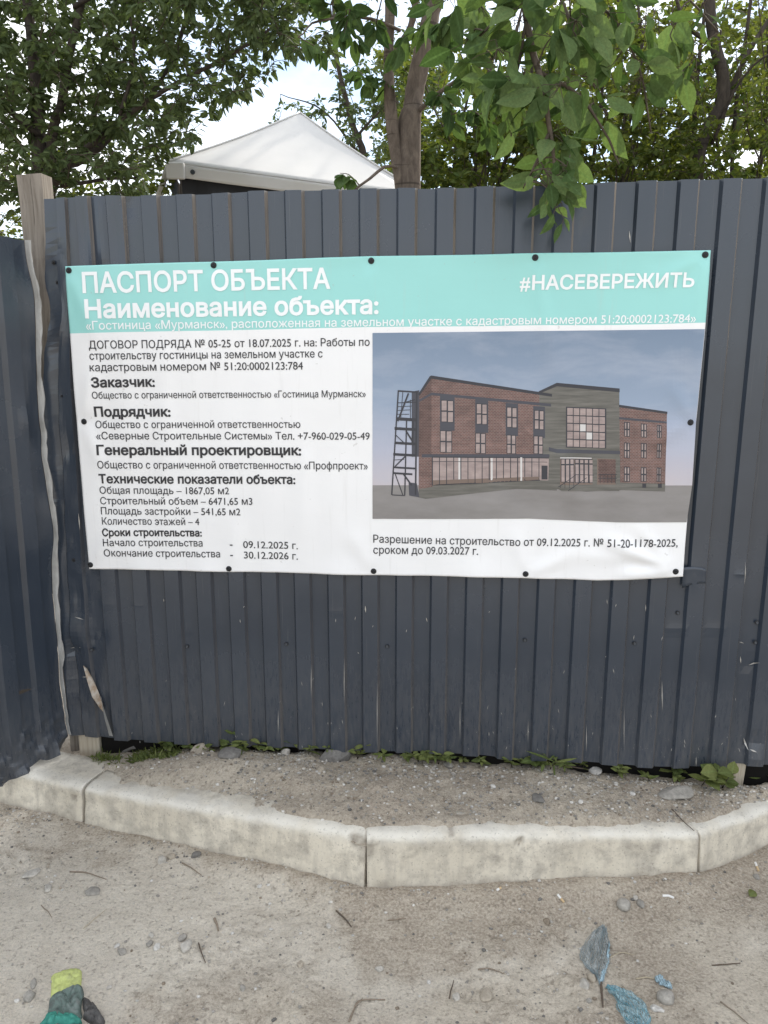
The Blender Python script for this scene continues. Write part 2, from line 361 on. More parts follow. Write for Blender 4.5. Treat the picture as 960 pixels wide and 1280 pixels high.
def kerb_stone(i, a, b, za, zb, label, chips, soil):
    a = np.array([*a, 0.]); b = np.array([*b, 0.]); L = np.linalg.norm(b - a); d = (b - a) / L; nrm = np.array([-d[1], d[0], 0])   # into the bed
    gap = .0065
    prof = [(0, -.12), (0.0, 0.0)] + [(.002 + .012 * q, .86 * q) for q in (.15, .3, .45, .6, .72, .82, .9, .96, 1.)] + \
           [(.016, .90), (.021, .94), (.029, .972), (.040, .99), (.055, .998)] + [(.055 + .022 * q, 1.0) for q in range(1, 7)] + [(.19, .5), (.19, -.3)]
    if i: prof = [(q if q < .056 else .055 + (q - .055) * .6, h_) for q, h_ in prof]
    n = max(12, int(L / .009)); P = np.zeros((n + 1, len(prof), 3)); C = np.zeros((n + 1, len(prof), 4)); C[..., 3] = 1
    for k in range(n + 1):
        s = gap + (L - 2 * gap) * k / n; top = za + (zb - za) * s / L
        e = min(s, L - s); rnd = .006 * math.exp(-e / .006)
        for j, (dep, hh) in enumerate(prof):
            z = top * hh if hh >= 0 else hh
            p = a + d * s + nrm * (dep + (rnd if dep < .1 else 0)); p[2] = z - (rnd if hh > .9 else 0)
            nz = float(fbm(p[0] * 1.0 + 7, p[1] + p[2], 13, 41 + i, 3)); nz2 = float(noise(p[0] + p[2], p[1] - p[2], 70, 5))
            p += nrm * (.0045 * nz + .0013 * nz2)
            if hh > .8: p[2] += .0035 * float(noise(p[0], p[1], 8, 8 + i)) + .002 * nz2
            pit = 0
            for (cs, cz, r, dp) in chips:
                q = math.hypot(s - cs, (z - cz)) / r
                if q < 1.3 and dep < .06:
                    q2 = q + .35 * float(noise(p[0], p[2], 60, 77)); w = 1 - sstep(.55, 1., q2); p += nrm * dp * w; p[2] -= .5 * dp * w * (hh > .85); pit = max(pit, w)
            P[k, j] = p
            C[k, j, 0] = max(0, 1 - abs(hh - .95) / .16) if hh >= 0 and dep < .07 else .25 * (dep >= .07)
            C[k, j, 1] = max(pit * .9, soil * sstep(.04, .12, dep), 1 - sstep(.0, .18, hh + .1 * float(noise(p[0], p[1], 18, 2))))
    mb = MB(); mb.grid(P)
    m_ = len(prof)
    mb.f.append(tuple(range(m_ - 1, -1, -1))); mb.m.append(0); mb.f.append(tuple(range(n * m_, n * m_ + m_))); mb.m.append(0)
    o = mb.build('kerb_stone', M['kerb'], smooth=True, cols=C.reshape(-1, 4))
    for p in o.data.polygons[-2:]: p.use_smooth = False
    ground_origin(o); tag(o, label, 'kerb stone', 'kerb stones along the soil bed')
kerb_stone(0, KX[0], KX[1], KZ[0], KZ[1], 'grey kerb stone under the crumpled corner of the angled fence', [(1.29, .10, .02, .006)], .2)
kerb_stone(1, KX[1], KX[2], KZ[1], KZ[2], 'long pale kerb stone sloping below the grass tuft, bare at its low end', [(1.082, .165, .038, .010), (1.088, .10, .022, .009), (1.05, .18, .018, .007)], .45)
kerb_stone(2, KX[2], KX[3], KZ[2], KZ[3], 'long pale kerb stone with a chipped hole in its front, below the gravel mound', [(.012, .15, .035, .007), (.50, .150, .017, .014), (.28, .185, .014, .006)], .9)
kerb_stone(3, KX[3], KX[4], KZ[3], KZ[4], 'short yellowish end of a kerb stone at the cracked joint beside the broad leafed weeds', [], .35)

# ------------------------------------------------------------------ metal fence
def u_dark(k): return .0447 + .1252 * k + .00022 * k * k
Z0, Z1, RIB = .207, 2.218, .0150
def profile(kmin, kmax):
    us, ds, ms = [], [], []
    for k in range(kmin, kmax + 1):
        d = u_dark(k); l = d + .0615
        # raised flat between d and l, recess between l and the next d
        pts = [(d - .0040, 0.), (d + .0040, RIB)] + [(d + .0040 + q * (.0535) / 4, RIB) for q in (1, 2, 3)] + [(l - .0040, RIB), (l + .0040, 0.)]
        nd = u_dark(k + 1) - .0040
        pts += [(l + .0040 + q * (nd - l - .0040) / 4, 0.) for q in (1, 2, 3)]
        for j, (u, dd) in enumerate(pts):
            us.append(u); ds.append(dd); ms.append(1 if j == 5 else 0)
    return np.array(us), np.array(ds), np.array(ms)
def dents(u, z):                              # dents, creases and the battered end of the sheet (out of plane, metres)
    r = .0012 * fbm(u, z, 3.3, 61, 3)
    def g(cu, cz, su, sz, a): return a * np.exp(-((u - cu) / su) ** 2 - ((z - cz) / sz) ** 2)
    for (px, py, sx, sz, a) in ((128, 320, .02, .06, .006), (100, 470, .02, .08, .008), (88, 560, .02, .05, -.008), (108, 300, .030, .16, -.010), (125, 270, .022, .10, .007), (150, 300, .030, .12, -.006), (75, 400, .02, .07, .010), (68, 430, .014, .06, -.012),
                                (95, 790, .045, .05, .008), (90, 815, .03, .02, -.010), (118, 795, .05, .03, -.005), (110, 850, .03, .09, .006), (100, 750, .02, .1, -.004),
                                (160, 258, .02, .03, -.004), (940, 925, .03, .03, -.008), (945, 945, .03, .03, .008), (935, 830, .02, .02, -.005),
                                (865, 715, .03, .05, .004), (730, 285, .012, .04, -.002), (420, 300, .03, .2, -.002), (455, 280, .02, .15, .002)):
        cu, cz = uz(px, py); r = r + g(cu, cz, sx, sz, a)
    for (px0, px1, py, a) in ((831, 856, 788, .0055), (880, 903, 788, .0045), (225, 243, 788, .0018), (412, 430, 764, .0018), (125, 145, 755, .0012), (165, 180, 755, .0012), (916, 932, 716, .004), (105, 123, 795, .003)):
        (ua, cz), (ub, _) = uz(px0, py), uz(px1, py)
        w = sstep(ua - .006, ua + .004, u) * (1 - sstep(ub - .004, ub + .006, u))
        t = z - cz; r = r + w * a * np.where(t > 0, np.exp(-t / .022), np.exp(t / .006))
    lo = np.exp(-(z - Z0) / .03); r = r + lo * .004 * noise(u, z * 0, 9, 71)
    edge = 1 - sstep(-1.24, -1.02, u)
    r = r + edge * (.016 * fbm(u * 1.3, z, 6, 81, 3) - .004)
    return r
fence = empty('metal_fence', Vector(fen(.5, Z0, 0).tolist()))
tag(fence, 'dark grey corrugated metal fence carrying the printed banner', 'fence')
def sheet(name, us, ds, ms, z_rows, top, bot, left=None, off=0.0, fade=None, mats=None):
    n, m = len(z_rows), len(us)
    U = np.repeat(us[None], n, 0); T = z_rows[:, None]
    zt = top(us)[None]; zb = bot(us)[None]
    Z = zb + (zt - zb) * T
    if left is not None:                     # ragged battered end: columns are squeezed towards it
        l = left(Z); w = 1 - sstep(-1.24, -1.0, U); U = U + w * (l + 1.24)
    D = np.repeat(ds[None], n, 0)
    dn = dents(U, Z)
    flat = 1 - sstep(-1.22, -1.08, U)
    P = fen(U, Z, D * (1 - .35 * flat) + dn + off)
    mi = np.repeat(ms[None, :-1], n - 1, 0)
    mb = MB(); mb.grid(P, mi); return mb, P
us, ds, ms = profile(-10, 9)
k0 = us > -1.245; k1 = us < 1.262
us, ds, ms = us[k0 & k1], ds[k0 & k1], ms[k0 & k1]
us = np.concatenate([[-1.243], us, [1.262]]); ds = np.concatenate([[.002], ds, [0.]]); ms = np.concatenate([[0], ms, [0]])
rows = np.unique(np.concatenate([np.linspace(0, 1, 110), np.linspace(.28, .37, 30), np.linspace(0, .06, 14)]))
def left_end(z): return np.interp(z, [.2, .4, .6, 1.0, 1.4, 1.7, 1.8, 1.95, 2.1, 2.25], [-1.238, -1.248, -1.262, -1.252, -1.235, -1.212, -1.175, -1.180, -1.172, -1.160]) + .006 * noise(z, z * 0, 14, 3)
mb, P = sheet('profiled_sheet', us, ds, ms, rows, lambda u: Z1 - .004 + .006 * u + .004 * noise(u, u * 0, 5, 2), lambda u: Z0 + .006 * noise(u, u * 0, 6, 5) + .002 * np.cos(u * 3), left_end)
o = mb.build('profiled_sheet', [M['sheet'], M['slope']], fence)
us2, ds2, ms2 = profile(9, 36); us2 = us2[3:]; ds2 = ds2[3:]; ms2 = ms2[3:]
mb, _ = sheet('profiled_sheet', us2, ds2 * 1.0, ms2, np.linspace(0, 1, 70), lambda u: Z1 + .006 + 0 * u, lambda u: Z0 + .018 + .004 * noise(u, u * 0, 6, 15), None, -.004)
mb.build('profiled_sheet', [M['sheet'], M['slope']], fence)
# lifted sheet lip under the banner corner
Pa = []
for (px, py) in ((853, 709), (860, 708), (868, 708), (876, 709), (882, 711)):
    u, z = uz(px, py, RIB); Pa.append((u, z))
mb = MB(); G = np.zeros((7, len(Pa), 3))
for r in range(7):
    for j, (u, z) in enumerate(Pa):
        t = r / 6; uu = u + (.004 if j < 5 else .0) * t; zz = z - t * (.075 - .006 * j)
        G[r, j] = fen(uu, zz, RIB + .0010 + .0040 * (1 - t) ** 1.5 * (1 if j < 5 else .45) + .001 * math.sin(j * 2.1))
mb.grid(G[:, :, :]); o = mb.build('torn_lip', M['sheet'], fence, smooth=True)
sm = o.modifiers.new('thickness', 'SOLIDIFY'); sm.thickness = .0012
# peeled strip and scratches with bare metal
def decal(name, polys, mi, off, parent=fence, origin=None):
    mb = MB()
    for pl in polys:
        q = [uz(*p) for p in pl]
        pts = []
        for (u, z) in q:
            k = np.interp(u, np.concatenate([us, us2[us2 > 1.27]]), np.concatenate([ds, ds2[us2 > 1.27]])); pts.append(fen(u, z, float(k) + float(dents(np.array(u), np.array(z))) + off))
        mb.add(pts, [tuple(range(len(pts)))])
    return mb.build(name, mi, parent)
decal('bare_patch', [[(107, 829), (112, 833), (119, 848), (124, 862)], [(107, 829), (124, 862), (130, 878), (131, 889), (126, 884), (119, 868), (113, 850)]], M['rust'], .0105)
pk = []
for (px, py, w) in ((130, 868, 1), (134, 880, 3.5), (139, 896, 5.5), (146, 917, 7)):
    (ua, za), (ub, zb) = uz(px - w, py), uz(px, py - 2); pk.append((fen(ua, za, .018), fen(ub, zb, .034)))
mb = MB(); mb.grid(np.array(pk)); o = mb.build('peeled_strip', M['sheet_back'], fence, smooth=True)
random.seed(4); np.random.seed(4)
scr = []
def streak(x, y, dx, dy, w):
    L = math.hypot(dx, dy); nx, ny = -dy / L * w, dx / L * w
    scr.append([(x - nx * .3, y - ny * .3), (x + dx * .5 - nx, y + dy * .5 - ny), (x + dx, y + dy), (x + dx * .5 + nx, y + dy * .5 + ny)])
for a in ((827, 850, 1, 38, .7), (870, 945, 0, 13, .8), (925, 820, 1, 9, .8), (929, 700, 0, 30, .5), (457, 755, 1, 9, .8), (349, 885, 0, 30, .5), (472, 850, 0, 80, .45), (786, 288, 2, 16, .8), (929, 922, 5, 14, 1.2), (935, 934, 9, 3, 1.),
          (936, 832, 12, -6, .8), (922, 801, 8, 3, .5), (807, 764, 0, -9, .5), (95, 770, 12, 3, .6), (86, 812, 17, -4, 1.2), (104, 845, 8, -1, .6), (100, 640, 2, 22, .6), (390, 830, 0, 40, .4), (431, 820, 0, 60, .4), (575, 880, 0, 45, .45), (660, 900, 0, 30, .4), (733, 905, 0, 35, .5), (780, 880, 0, 60, .4)):
    streak(*a)
for i in range(70):
    x, y = random.uniform(110, 945), random.choice([random.uniform(735, 940), random.uniform(870, 940)])
    streak(x, y, random.uniform(-2, 2), random.uniform(1.5, 7), random.uniform(.25, .5))
decal('scratch_marks', scr, M['scratch'], .0022)['kind'] = 'stuff'
def screw(px, py, parent, off, r=.0062, mats=None, washer=True):
    u, z = uz(px, py, off); mb = MB(); c = fen(u, z, off); n_ = FN
    a = FU; b = np.array([0, 0, 1.])
    prof = [(r * 1.35, 0, 1), (r * 1.35, .0012, 1), (r * 1.15, .0025, 1), (r * .80, .0027, 0), (r * .78, .0055, 0), (r * .55, .0066, 0), (r * .3, .0062, 0), (r * .05, .0050, 0)]
    G = np.array([[c + n_ * h + q * (a * math.cos(t) + b * math.sin(t)) for t in np.arange(12) * math.pi / 6] for (q, h, _) in prof])
    mi = np.array([[p[2]] * 12 for p in prof]); mb.grid(G, mi, True)
    return mb.build('screw', [mats or M['screw'], M['washer']], parent, smooth=False)
M['screw_grey'] = mat('grey screw head', (.06, .068, .08), .3, .2, .6)
for p in ((234, 808), (358, 805), (484, 808), (793, 804), (847, 766), (944, 803), (946, 778), (656, 800), (115, 812), (67, 328), (72, 353), (79, 354), (78, 495), (92, 700)):
    screw(*p, fence, .0035, .0052, M['screw_grey'] if p[1] > 700 else None)
for (zz, hh) in ((.55, .05), (1.45, .05), (2.0, .05)):
    mb = MB(); mb.box(fen(1.55, zz, -.040), FU * 2.72, FN * .02, (0, 0, hh)); mb.build('rail', M['wood_dark'], fence)
mb = MB(); mb.box(fen(1.50, .145, -.055), FU * 2.70, FN * .018, (0, 0, .085)); mb.build('ground_board', mat('board in painted shade', (.012, .011, .010), .9, 0, .1), fence)  # board coloured near black to stand for the shade in the gap
for uu in (.62, 2.0, 3.6):
    mb = MB(); mb.box(fen(uu, 1.0, -.105), FU * .04, FN * .04, (0, 0, 1.1)); mb.build('post', M['wood'], fence)

# wooden post at the gap, timber block and stake under the sheets
mb = MB(); pc = on_y(37, 219, 2.845); n_ = 26
Gp = []
for i in range(n_ + 1):
    z = -.1 + (pc.z + .1) * i / n_; jx = .004 * math.sin(i * .9); 
    if i == n_: z = pc.z
    Gp.append([(pc.x + jx + sx * (.043 + .002 * math.sin(i * 1.7 + sx)), 2.89 + sy * .045 + .003 * math.sin(i * 2.1), z + (.006 * (sx > 0) + .004 * (sy > 0) if i == n_ else 0)) for sx, sy in ((-1, -1), (-.92, -1.02), (.92, -1.02), (1, -1), (1.02, -.92), (1.02, .92), (1, 1), (-1, 1), (-1.02, .92), (-1.02, -.92))])
mb.grid(np.array(Gp), 0, True); k = len(mb.v); mb.f.append(tuple(range(k - 10, k))); mb.m.append(0)
o = mb.build('wooden_post', M['wood']); ground_origin(o); tag(o, 'weathered square timber post standing in the gap between the two metal fences', 'post')
mb = MB(); c = fen(*uz(112, 933, -.02), -.045); mb.box(c, FU * .042, FN * .03, (0, 0, .055)); o = mb.build('timber_block', M['wood_pale']); b_ = o.modifiers.new('b', 'BEVEL'); b_.width = .004
ground_origin(o); tag(o, 'tan timber block under the fence corner beside the grass tuft', 'timber')
mb = MB(); c = fen(*uz(921, 972, -.02), -.02); mb.box(c, FU * .021, FN * .012, (.004, 0, .075)); o = mb.build('wooden_stake', M['wood_pale']); b_ = o.modifiers.new('b', 'BEVEL'); b_.width = .002
ground_origin(o); tag(o, 'pale wooden stake end showing below the fence among broad leaves', 'stake')

# ------------------------------------------------------------------ the other fence, turned towards the viewer, with a torn rim and crumpled foot
lf = empty('metal_fence', Vector((-1.6, 2.2, .15)))
tag(lf, 'narrow angled metal fence section with a torn pale edge and crumpled foot', 'fence')
dirL = np.array([-.137, -.241, 0.]) / np.linalg.norm([.137, .241]); nL = np.array([.241 / .2772, -.137 / .2772, 0.])
B0 = np.array(on_y(80, 905, 2.785)); T0 = np.array(on_y(31, 300, 2.745))
sv = [0.0, .006, .018, .03, .042, .052, .0625]; fl = [(0, 0.), (.0045, 0)]
ss, dd_, mm_ = [], [], []
s = 0.0
while s < 1.1:
    for q, dpt, mi in ((0, 0., 0), (.017, 0, 0), (.034, 0., 0), (.053, 0, 1), (.060, .0145, 0), (.075, .0145, 0), (.095, .0145, 0), (.113, .0145, 0), (.120, 0, 0)):
        if q < .12: ss.append(s + q); dd_.append(dpt); mm_.append(mi)
    s += .1265
ss = np.array(ss); dd_ = np.array(dd_)
nr = 120; G = np.zeros((nr, len(ss), 3))
tt = np.unique(np.concatenate([np.linspace(0, 1, 92), np.linspace(0, .06, 29)]))[:nr]; nr = len(tt); G = G[:nr]
def rim(t):                                   # ragged line of the torn edge, metres along the fence
    return .006 * noise(t, t * 0, 7, 5) + .005 * noise(t, t * 0, 21, 6) + .008 * np.exp(-((t - .60) / .03) ** 2) - .004
for i, t in enumerate(tt):
    for j, s in enumerate(ss):
        base = B0 + (T0 - B0) * t
        e = math.exp(-s / .05)
        p = base + dirL * (s + e * float(rim(np.array(t)))); p = p + np.array([0, 0, 0])
        if t == tt[-1]: p[2] += .0
        zb = .178 + .02 * s / .277 - .045 * min(1, s / .277)
        if t < .06:                            # crumpled foot folded outwards over the kerb
            w = (1 - t / .06); p[2] = zb + (B0[2] + (T0[2] - B0[2]) * .06 - zb) * (t / .06)
            p = p + nL * (.030 * w * w * (.6 + .8 * float(noise(np.array(s), np.array(t), 16, 9))) + .012 * w * float(noise(np.array(s * 1.0), np.array(t * 3), 34, 19))) - dirL * 0
            p[2] += .010 * w * float(noise(np.array(s), np.array(t * 2), 22, 29))
        dn = dd_[j] * (1 - .6 * e * 0) + .0025 * float(fbm(np.array(s * 1.2), np.array(t * 2), 5, 91, 3)) + .010 * e * float(noise(np.array(t), np.array(s), 9, 93)) + .008 * math.exp(-((t - .66) / .03) ** 2 - ((s - .06) / .03) ** 2)
        G[i, j] = p + nL * dn
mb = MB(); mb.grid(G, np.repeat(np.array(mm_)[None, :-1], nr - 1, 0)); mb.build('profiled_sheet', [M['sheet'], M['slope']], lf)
mb = MB(); R_ = np.zeros((nr - 6, 5, 3))
for i in range(6, nr):
    t = tt[i]; wd = (.0095 + .005 * float(noise(np.array(t), np.array(0.), 9, 44)) + .004 * float(noise(np.array(t), np.array(5.), 60, 47)) + .006 * float(noise(np.array(t), np.array(3.), 24, 45))) * min(1, t / .12)
    for j in range(5):
        q = j / 4; R_[i - 6, j] = G[i, 0] - dirL * wd * q * .9 + nL * (.003 + .012 * math.sin(q * 2.2)) + np.array([.006 * q, -.004 * q, 0])
mb.grid(R_); o = mb.build('torn_rim', M['sheet_back'], lf); sm = o.modifiers.new('t', 'SOLIDIFY'); sm.thickness = .001
sx_ = []
mb = MB()
for (px, py) in ((26, 317), (31, 480), (33, 760), (50, 905), (10, 905)):
    s = .02 + random.random() * .03; 
for zz in (.5, 1.9):
    mb = MB(); mb.box(T0 * 0 + np.array([*(B0[:2] * .5 + T0[:2] * .5), zz]) + dirL * .55 - nL * .04, dirL * .5, nL * .02, (0, 0, .04)); mb.build('rail', M['wood_dark'], lf)
mb = MB()                                     # timber post carrying the angled fence
cp = np.array([*(T0[:2]), 0]) + dirL * .10 - nL * .15
mb.box(cp + np.array([0, 0, 1.03]), dirL * .035, nL * .035, (0, 0, 1.05)); mb.build('post', M['wood'], lf)

# ------------------------------------------------------------------ the banner
def interp2(pts, t): 
    a = np.array(pts, float); k = np.linspace(0, 1, len(a)) if a.shape[1] == 2 else None
    return np.stack([np.interp(t, np.linspace(0, 1, len(a)), a[:, 0]), np.interp(t, np.linspace(0, 1, len(a)), a[:, 1])], -1)
def edge_curve(pts, key):                    # polyline of the photo, parametrised by px (key 0) or py (key 1), smoothed
    a = np.array(pts, float)
    def f(t):
        v = a[0, key] + (a[-1, key] - a[0, key]) * np.asarray(t, float)
        o_ = np.interp(v, a[:, key], a[:, 1 - key])
        return np.stack([v, o_], -1) if key == 0 else np.stack([o_, v], -1)
    return f
eT = edge_curve([(82, 333), (140, 330.8), (200, 329), (267, 327.3), (330, 325.4), (400, 322.6), (464, 320.5), (530, 319.6), (600, 318.6), (669, 316.6), (740, 316), (820, 314.6), (888, 313)], 0)
eB = edge_curve([(112, 711), (170, 711.7), (230, 713), (286, 714.5), (345, 715), (405, 717), (467, 718.4), (520, 719), (590, 720.5), (657, 722), (700, 723.4), (745, 725), (790, 723.5), (822, 721.5), (853, 720)], 0)
eL = edge_curve([(82, 333), (85, 376), (88.5, 420), (92, 470), (96, 520), (100, 570), (104, 620), (108, 667), (112, 711)], 1)
eR = edge_curve([(888, 313), (884.5, 360), (880.5, 412), (875, 470), (869.5, 530), (864, 590), (859.5, 640), (856, 680), (853, 720)], 1)
def cover(s, t):                             # Coons patch: banner coordinates (s right, t down) -> photo pixels
    s = np.asarray(s, float); t = np.asarray(t, float); s1, t1 = s[..., None], t[..., None]
    T, B, L, R = eT(s), eB(s), eL(t), eR(t)
    return (1 - t1) * T + t1 * B + (1 - s1) * L + s1 * R - ((1 - s1) * (1 - t1) * eT(0.) + s1 * (1 - t1) * eT(1.) + (1 - s1) * t1 * eB(0.) + s1 * t1 * eB(1.))
def wrinkle_raw(px, py):                         # how far the vinyl stands off the rib crests (metres), by photo position
    px = np.asarray(px, float); py = np.asarray(py, float)
    u, z = uz(px, py)
    w = .0045 + .0035 * fbm(u, z, 1.6, 51, 3) + .0009 * noise(u, z, 9, 57)
    w = w + .0009 * np.cos((u - .075) / .1262 * 2 * math.pi)              # faint telegraphing of the ribs
    def fold(x0, y0, x1, y1, wd, a, p=1.0):
        dx, dy = x1 - x0, y1 - y0; L = math.hypot(dx, dy); t = ((px - x0) * dx + (py - y0) * dy) / L / L; d = ((px - x0) * dy - (py - y0) * dx) / L
        env = sstep(-.02, .08, t) * (1 - sstep(.55, 1.05, t)); return 1.6 * a * env * np.exp(-(d / (wd * (.35 + .9 * np.clip(t, 0, 1)))) ** 2)
    for f in ((669, 322, 690, 470, 12, .0045), (669, 322, 655, 420, 8, -.002), (267, 331, 272, 400, 8, .003), (464, 325, 466, 400, 9, .003),
              (840, 712, 740, 668, 9, .013), (842, 708, 770, 702, 8, -.010), (840, 712, 765, 718, 7, .012), (838, 706, 790, 650, 8, .006), (845, 705, 690, 690, 9, .005),
              (882, 320, 850, 480, 14, .006), (882, 320, 800, 360, 9, .004), (85, 338, 130, 440, 9, .004), (105, 527, 135, 600, 8, .004), (105, 527, 118, 450, 7, .005), (105, 527, 150, 520, 6, -.003),
              (113, 707, 160, 640, 9, .004), (286, 711, 300, 650, 9, .003), (467, 715, 430, 650, 12, .004), (657, 718, 640, 655, 10, .004), (657, 718, 720, 690, 8, .006),
              (863, 527, 800, 560, 12, .004), (863, 527, 835, 470, 10, .004), (700, 560, 720, 650, 16, .005), (610, 590, 690, 640, 12, -.004), (205, 420, 215, 700, 14, .003), (385, 560, 375, 715, 12, .003)):
        w = w + fold(*f)
    for (fx, fy) in SCREWS:                                               # pulled in at every screw
        w = w * (1 - .85 * np.exp(-(((px - fx) ** 2 + (py - fy) ** 2) / 90.)))
    bot = sstep(690, 724, py); w = w + bot * .004 * (.6 + np.sin(px / 31.) * .7 + .5 * np.sin(px / 13.))
    topw = 1 - sstep(314, 338, py - (px - 480) * -.0236 + 0); w = w + topw * .002 * (1 + np.sin(px / 33. + 1))
    return np.maximum(w, .0006)
SCREWS = [(86, 338), (267, 331.5), (464, 326), (669, 322), (881.5, 318.5), (105, 527), (863, 528), (113, 706), (286, 711), (467, 714), (657, 717.5), (844.5, 714.5)]
CREST = RIB + .0007
_wx = np.arange(60, 912, 3.); _wy = np.arange(295, 746, 3.); _WF = wrinkle_raw(*np.meshgrid(_wx, _wy, indexing='ij'))
_kr = np.exp(-np.arange(-4, 5) ** 2 / (2 * 1.45 ** 2)); _kr /= _kr.sum()
for _ax in (0, 1):
    _pad = np.concatenate([np.repeat(_WF.take([0], _ax), 4, _ax), _WF, np.repeat(_WF.take([-1], _ax), 4, _ax)], _ax)
    _WF = sum(_kr[i] * _pad.take(np.arange(i, i + _WF.shape[_ax]), _ax) for i in range(9))
def wrinkle(px, py):                         # the same, as a gently blurred field (no kinks finer than the mesh)
    fx = np.clip((np.asarray(px, float) - 60) / 3, 0, len(_wx) - 1.001); fy = np.clip((np.asarray(py, float) - 295) / 3, 0, len(_wy) - 1.001)
    i, j = fx.astype(int), fy.astype(int); a, b = fx - i, fy - j; i1 = np.minimum(i + 1, len(_wx) - 1); j1 = np.minimum(j + 1, len(_wy) - 1)
    return (1 - a) * ((1 - b) * _WF[i, j] + b * _WF[i, j1]) + a * ((1 - b) * _WF[i1, j] + b * _WF[i1, j1])
def on_banner(px, py, off=0.):
    px = np.asarray(px, float); py = np.asarray(py, float); w = CREST + wrinkle(px, py)
    u, z = uz(px, py, CREST)                 # a smooth one-to-one map of the print onto the vinyl
    return fen(u, z, w + off)
banner = empty('banner', Vector(fen(0, .9, CREST).tolist()))
tag(banner, 'white and turquoise printed construction notice screwed to the metal fence', 'banner')
def vinyl_mat(name, c, rough=.42):
    m = mat(name, c, rough, 0, .45); g = N(m); v = g.coord()
    k = g.ramp(g.noise(v, 2.4, 5, .6), [(.35, .965), (.7, 1.0)]); c1 = g.mix(1.0, c, k, 'MULTIPLY')
    c1 = g.mix(g.ramp(g.noise(g.coord((22, 22, 1.4)), 2.6, 4, .55), [(.60, 0.), (.78, .16)]), c1, (.45, .43, .40))
    c1 = g.mix(g.ramp(g.noise(v, 55, 2, .5), [(.735, 0.), (.76, .3)]), c1, (.35, .33, .30))
    g.l(c1, g.b.inputs['Base Color'])
    g.l(g.bump(g.noise(g.coord((1, 1, 2.2)), 7, 4, .55), .22, .006), g.b.inputs['Normal']); return m
M['vinyl'] = vinyl_mat('white vinyl', (.80, .80, .805)); M['teal'] = vinyl_mat('turquoise print', (.30, .63, .60))
T_HEAD = None
ns, ntt = 380, 200
th = (416.0 - 323) / (720 - 323)
sg = np.linspace(0, 1, ns)
tg = np.unique(np.round(np.concatenate([np.linspace(0, .222, 45), np.linspace(.222, 1, ntt - 43)]), 6))
SG, TG = np.meshgrid(sg, tg)
# bend the row t = .222 onto the lower edge of the coloured header: (88.5,420) -> (880,412.5)
Pc = cover(SG, TG)
P3 = on_banner(Pc[..., 0], Pc[..., 1])
hd = (TG[:-1, :-1] < .2215).astype(int)
mb = MB(); mb.grid(P3[::-1], hd[::-1]); o = mb.build('vinyl_sheet', [M['vinyl'], M['teal']], banner, smooth=True)
sm = o.modifiers.new('t', 'SOLIDIFY'); sm.thickness = .0008; sm.offset = -1
for p in SCREWS: screw(*p, banner, CREST + float(wrinkle(*p)) + .0012, .0078)

# lettering: outlines of the built-in typeface, filled by winding number
def outlines(text):
    c = bpy.data.curves.new('tmp', 'FONT'); c.body = text; c.size = 1.0
    ob = bpy.data.objects.new('tmp', c); COL.objects.link(ob); bpy.context.view_layer.update()
    cu = ob.to_curve(bpy.context.evaluated_depsgraph_get()); res = []
    for sp in cu.splines:
        bp = sp.bezier_points; pts = []
        if len(bp):
            for i in range(len(bp)):
                a, b = bp[i], bp[(i + 1) % len(bp)]; p0, p1, p2, p3 = [np.array(q[:2]) for q in (a.co, a.handle_right, b.handle_left, b.co)]
                straight = abs(np.cross(p1 - p0, p3 - p0)) + abs(np.cross(p2 - p0, p3 - p0)) < 1e-5
                for t in ((0.,) if straight else (0., .2, .4, .6, .8)):
                    pts.append((1 - t) ** 3 * p0 + 3 * t * (1 - t) ** 2 * p1 + 3 * t * t * (1 - t) * p2 + t ** 3 * p3)
        else: pts = [np.array(p.co[:2]) for p in sp.points]
        if len(pts) > 2: res.append(np.array(pts))
    ob.to_curve_clear(); bpy.data.objects.remove(ob); bpy.data.curves.remove(c); return res
def area(p): x, y = p[:, 0], p[:, 1]; return .5 * np.sum(x * np.roll(y, -1) - np.roll(x, -1) * y)
def embolden(cs, w):
    if not w: return cs
    grp = []; out = []
    for p in sorted(cs, key=lambda q: q[:, 0].min()):
        if grp and p[:, 0].min() < grp[-1][1] - .3 * np.ptp(p[:, 0]): grp[-1][0].append(p); grp[-1][1] = max(grp[-1][1], p[:, 0].max())
        else: grp.append([[p], p[:, 0].max()])
    for p, sg_ in [(p, 1 if sum(area(q) for q in ps) > 0 else -1) for ps, _ in grp for p in ps]:
        keep = np.linalg.norm(p - np.roll(p, 1, 0), axis=1) > 1e-5; p = p[keep]
        e = np.roll(p, -1, 0) - p; e = e / (np.linalg.norm(e, axis=1)[:, None] + 1e-9); nn = np.stack([e[:, 1], -e[:, 0]], -1) * sg_
        nv = nn + np.roll(nn, 1, 0); l = np.linalg.norm(nv, axis=1)[:, None] + 1e-6; nv = nv / l; c = np.clip(np.sum(nv * nn, 1), .5, 1)[:, None]
        out.append(p + nv * w / c)
    return out
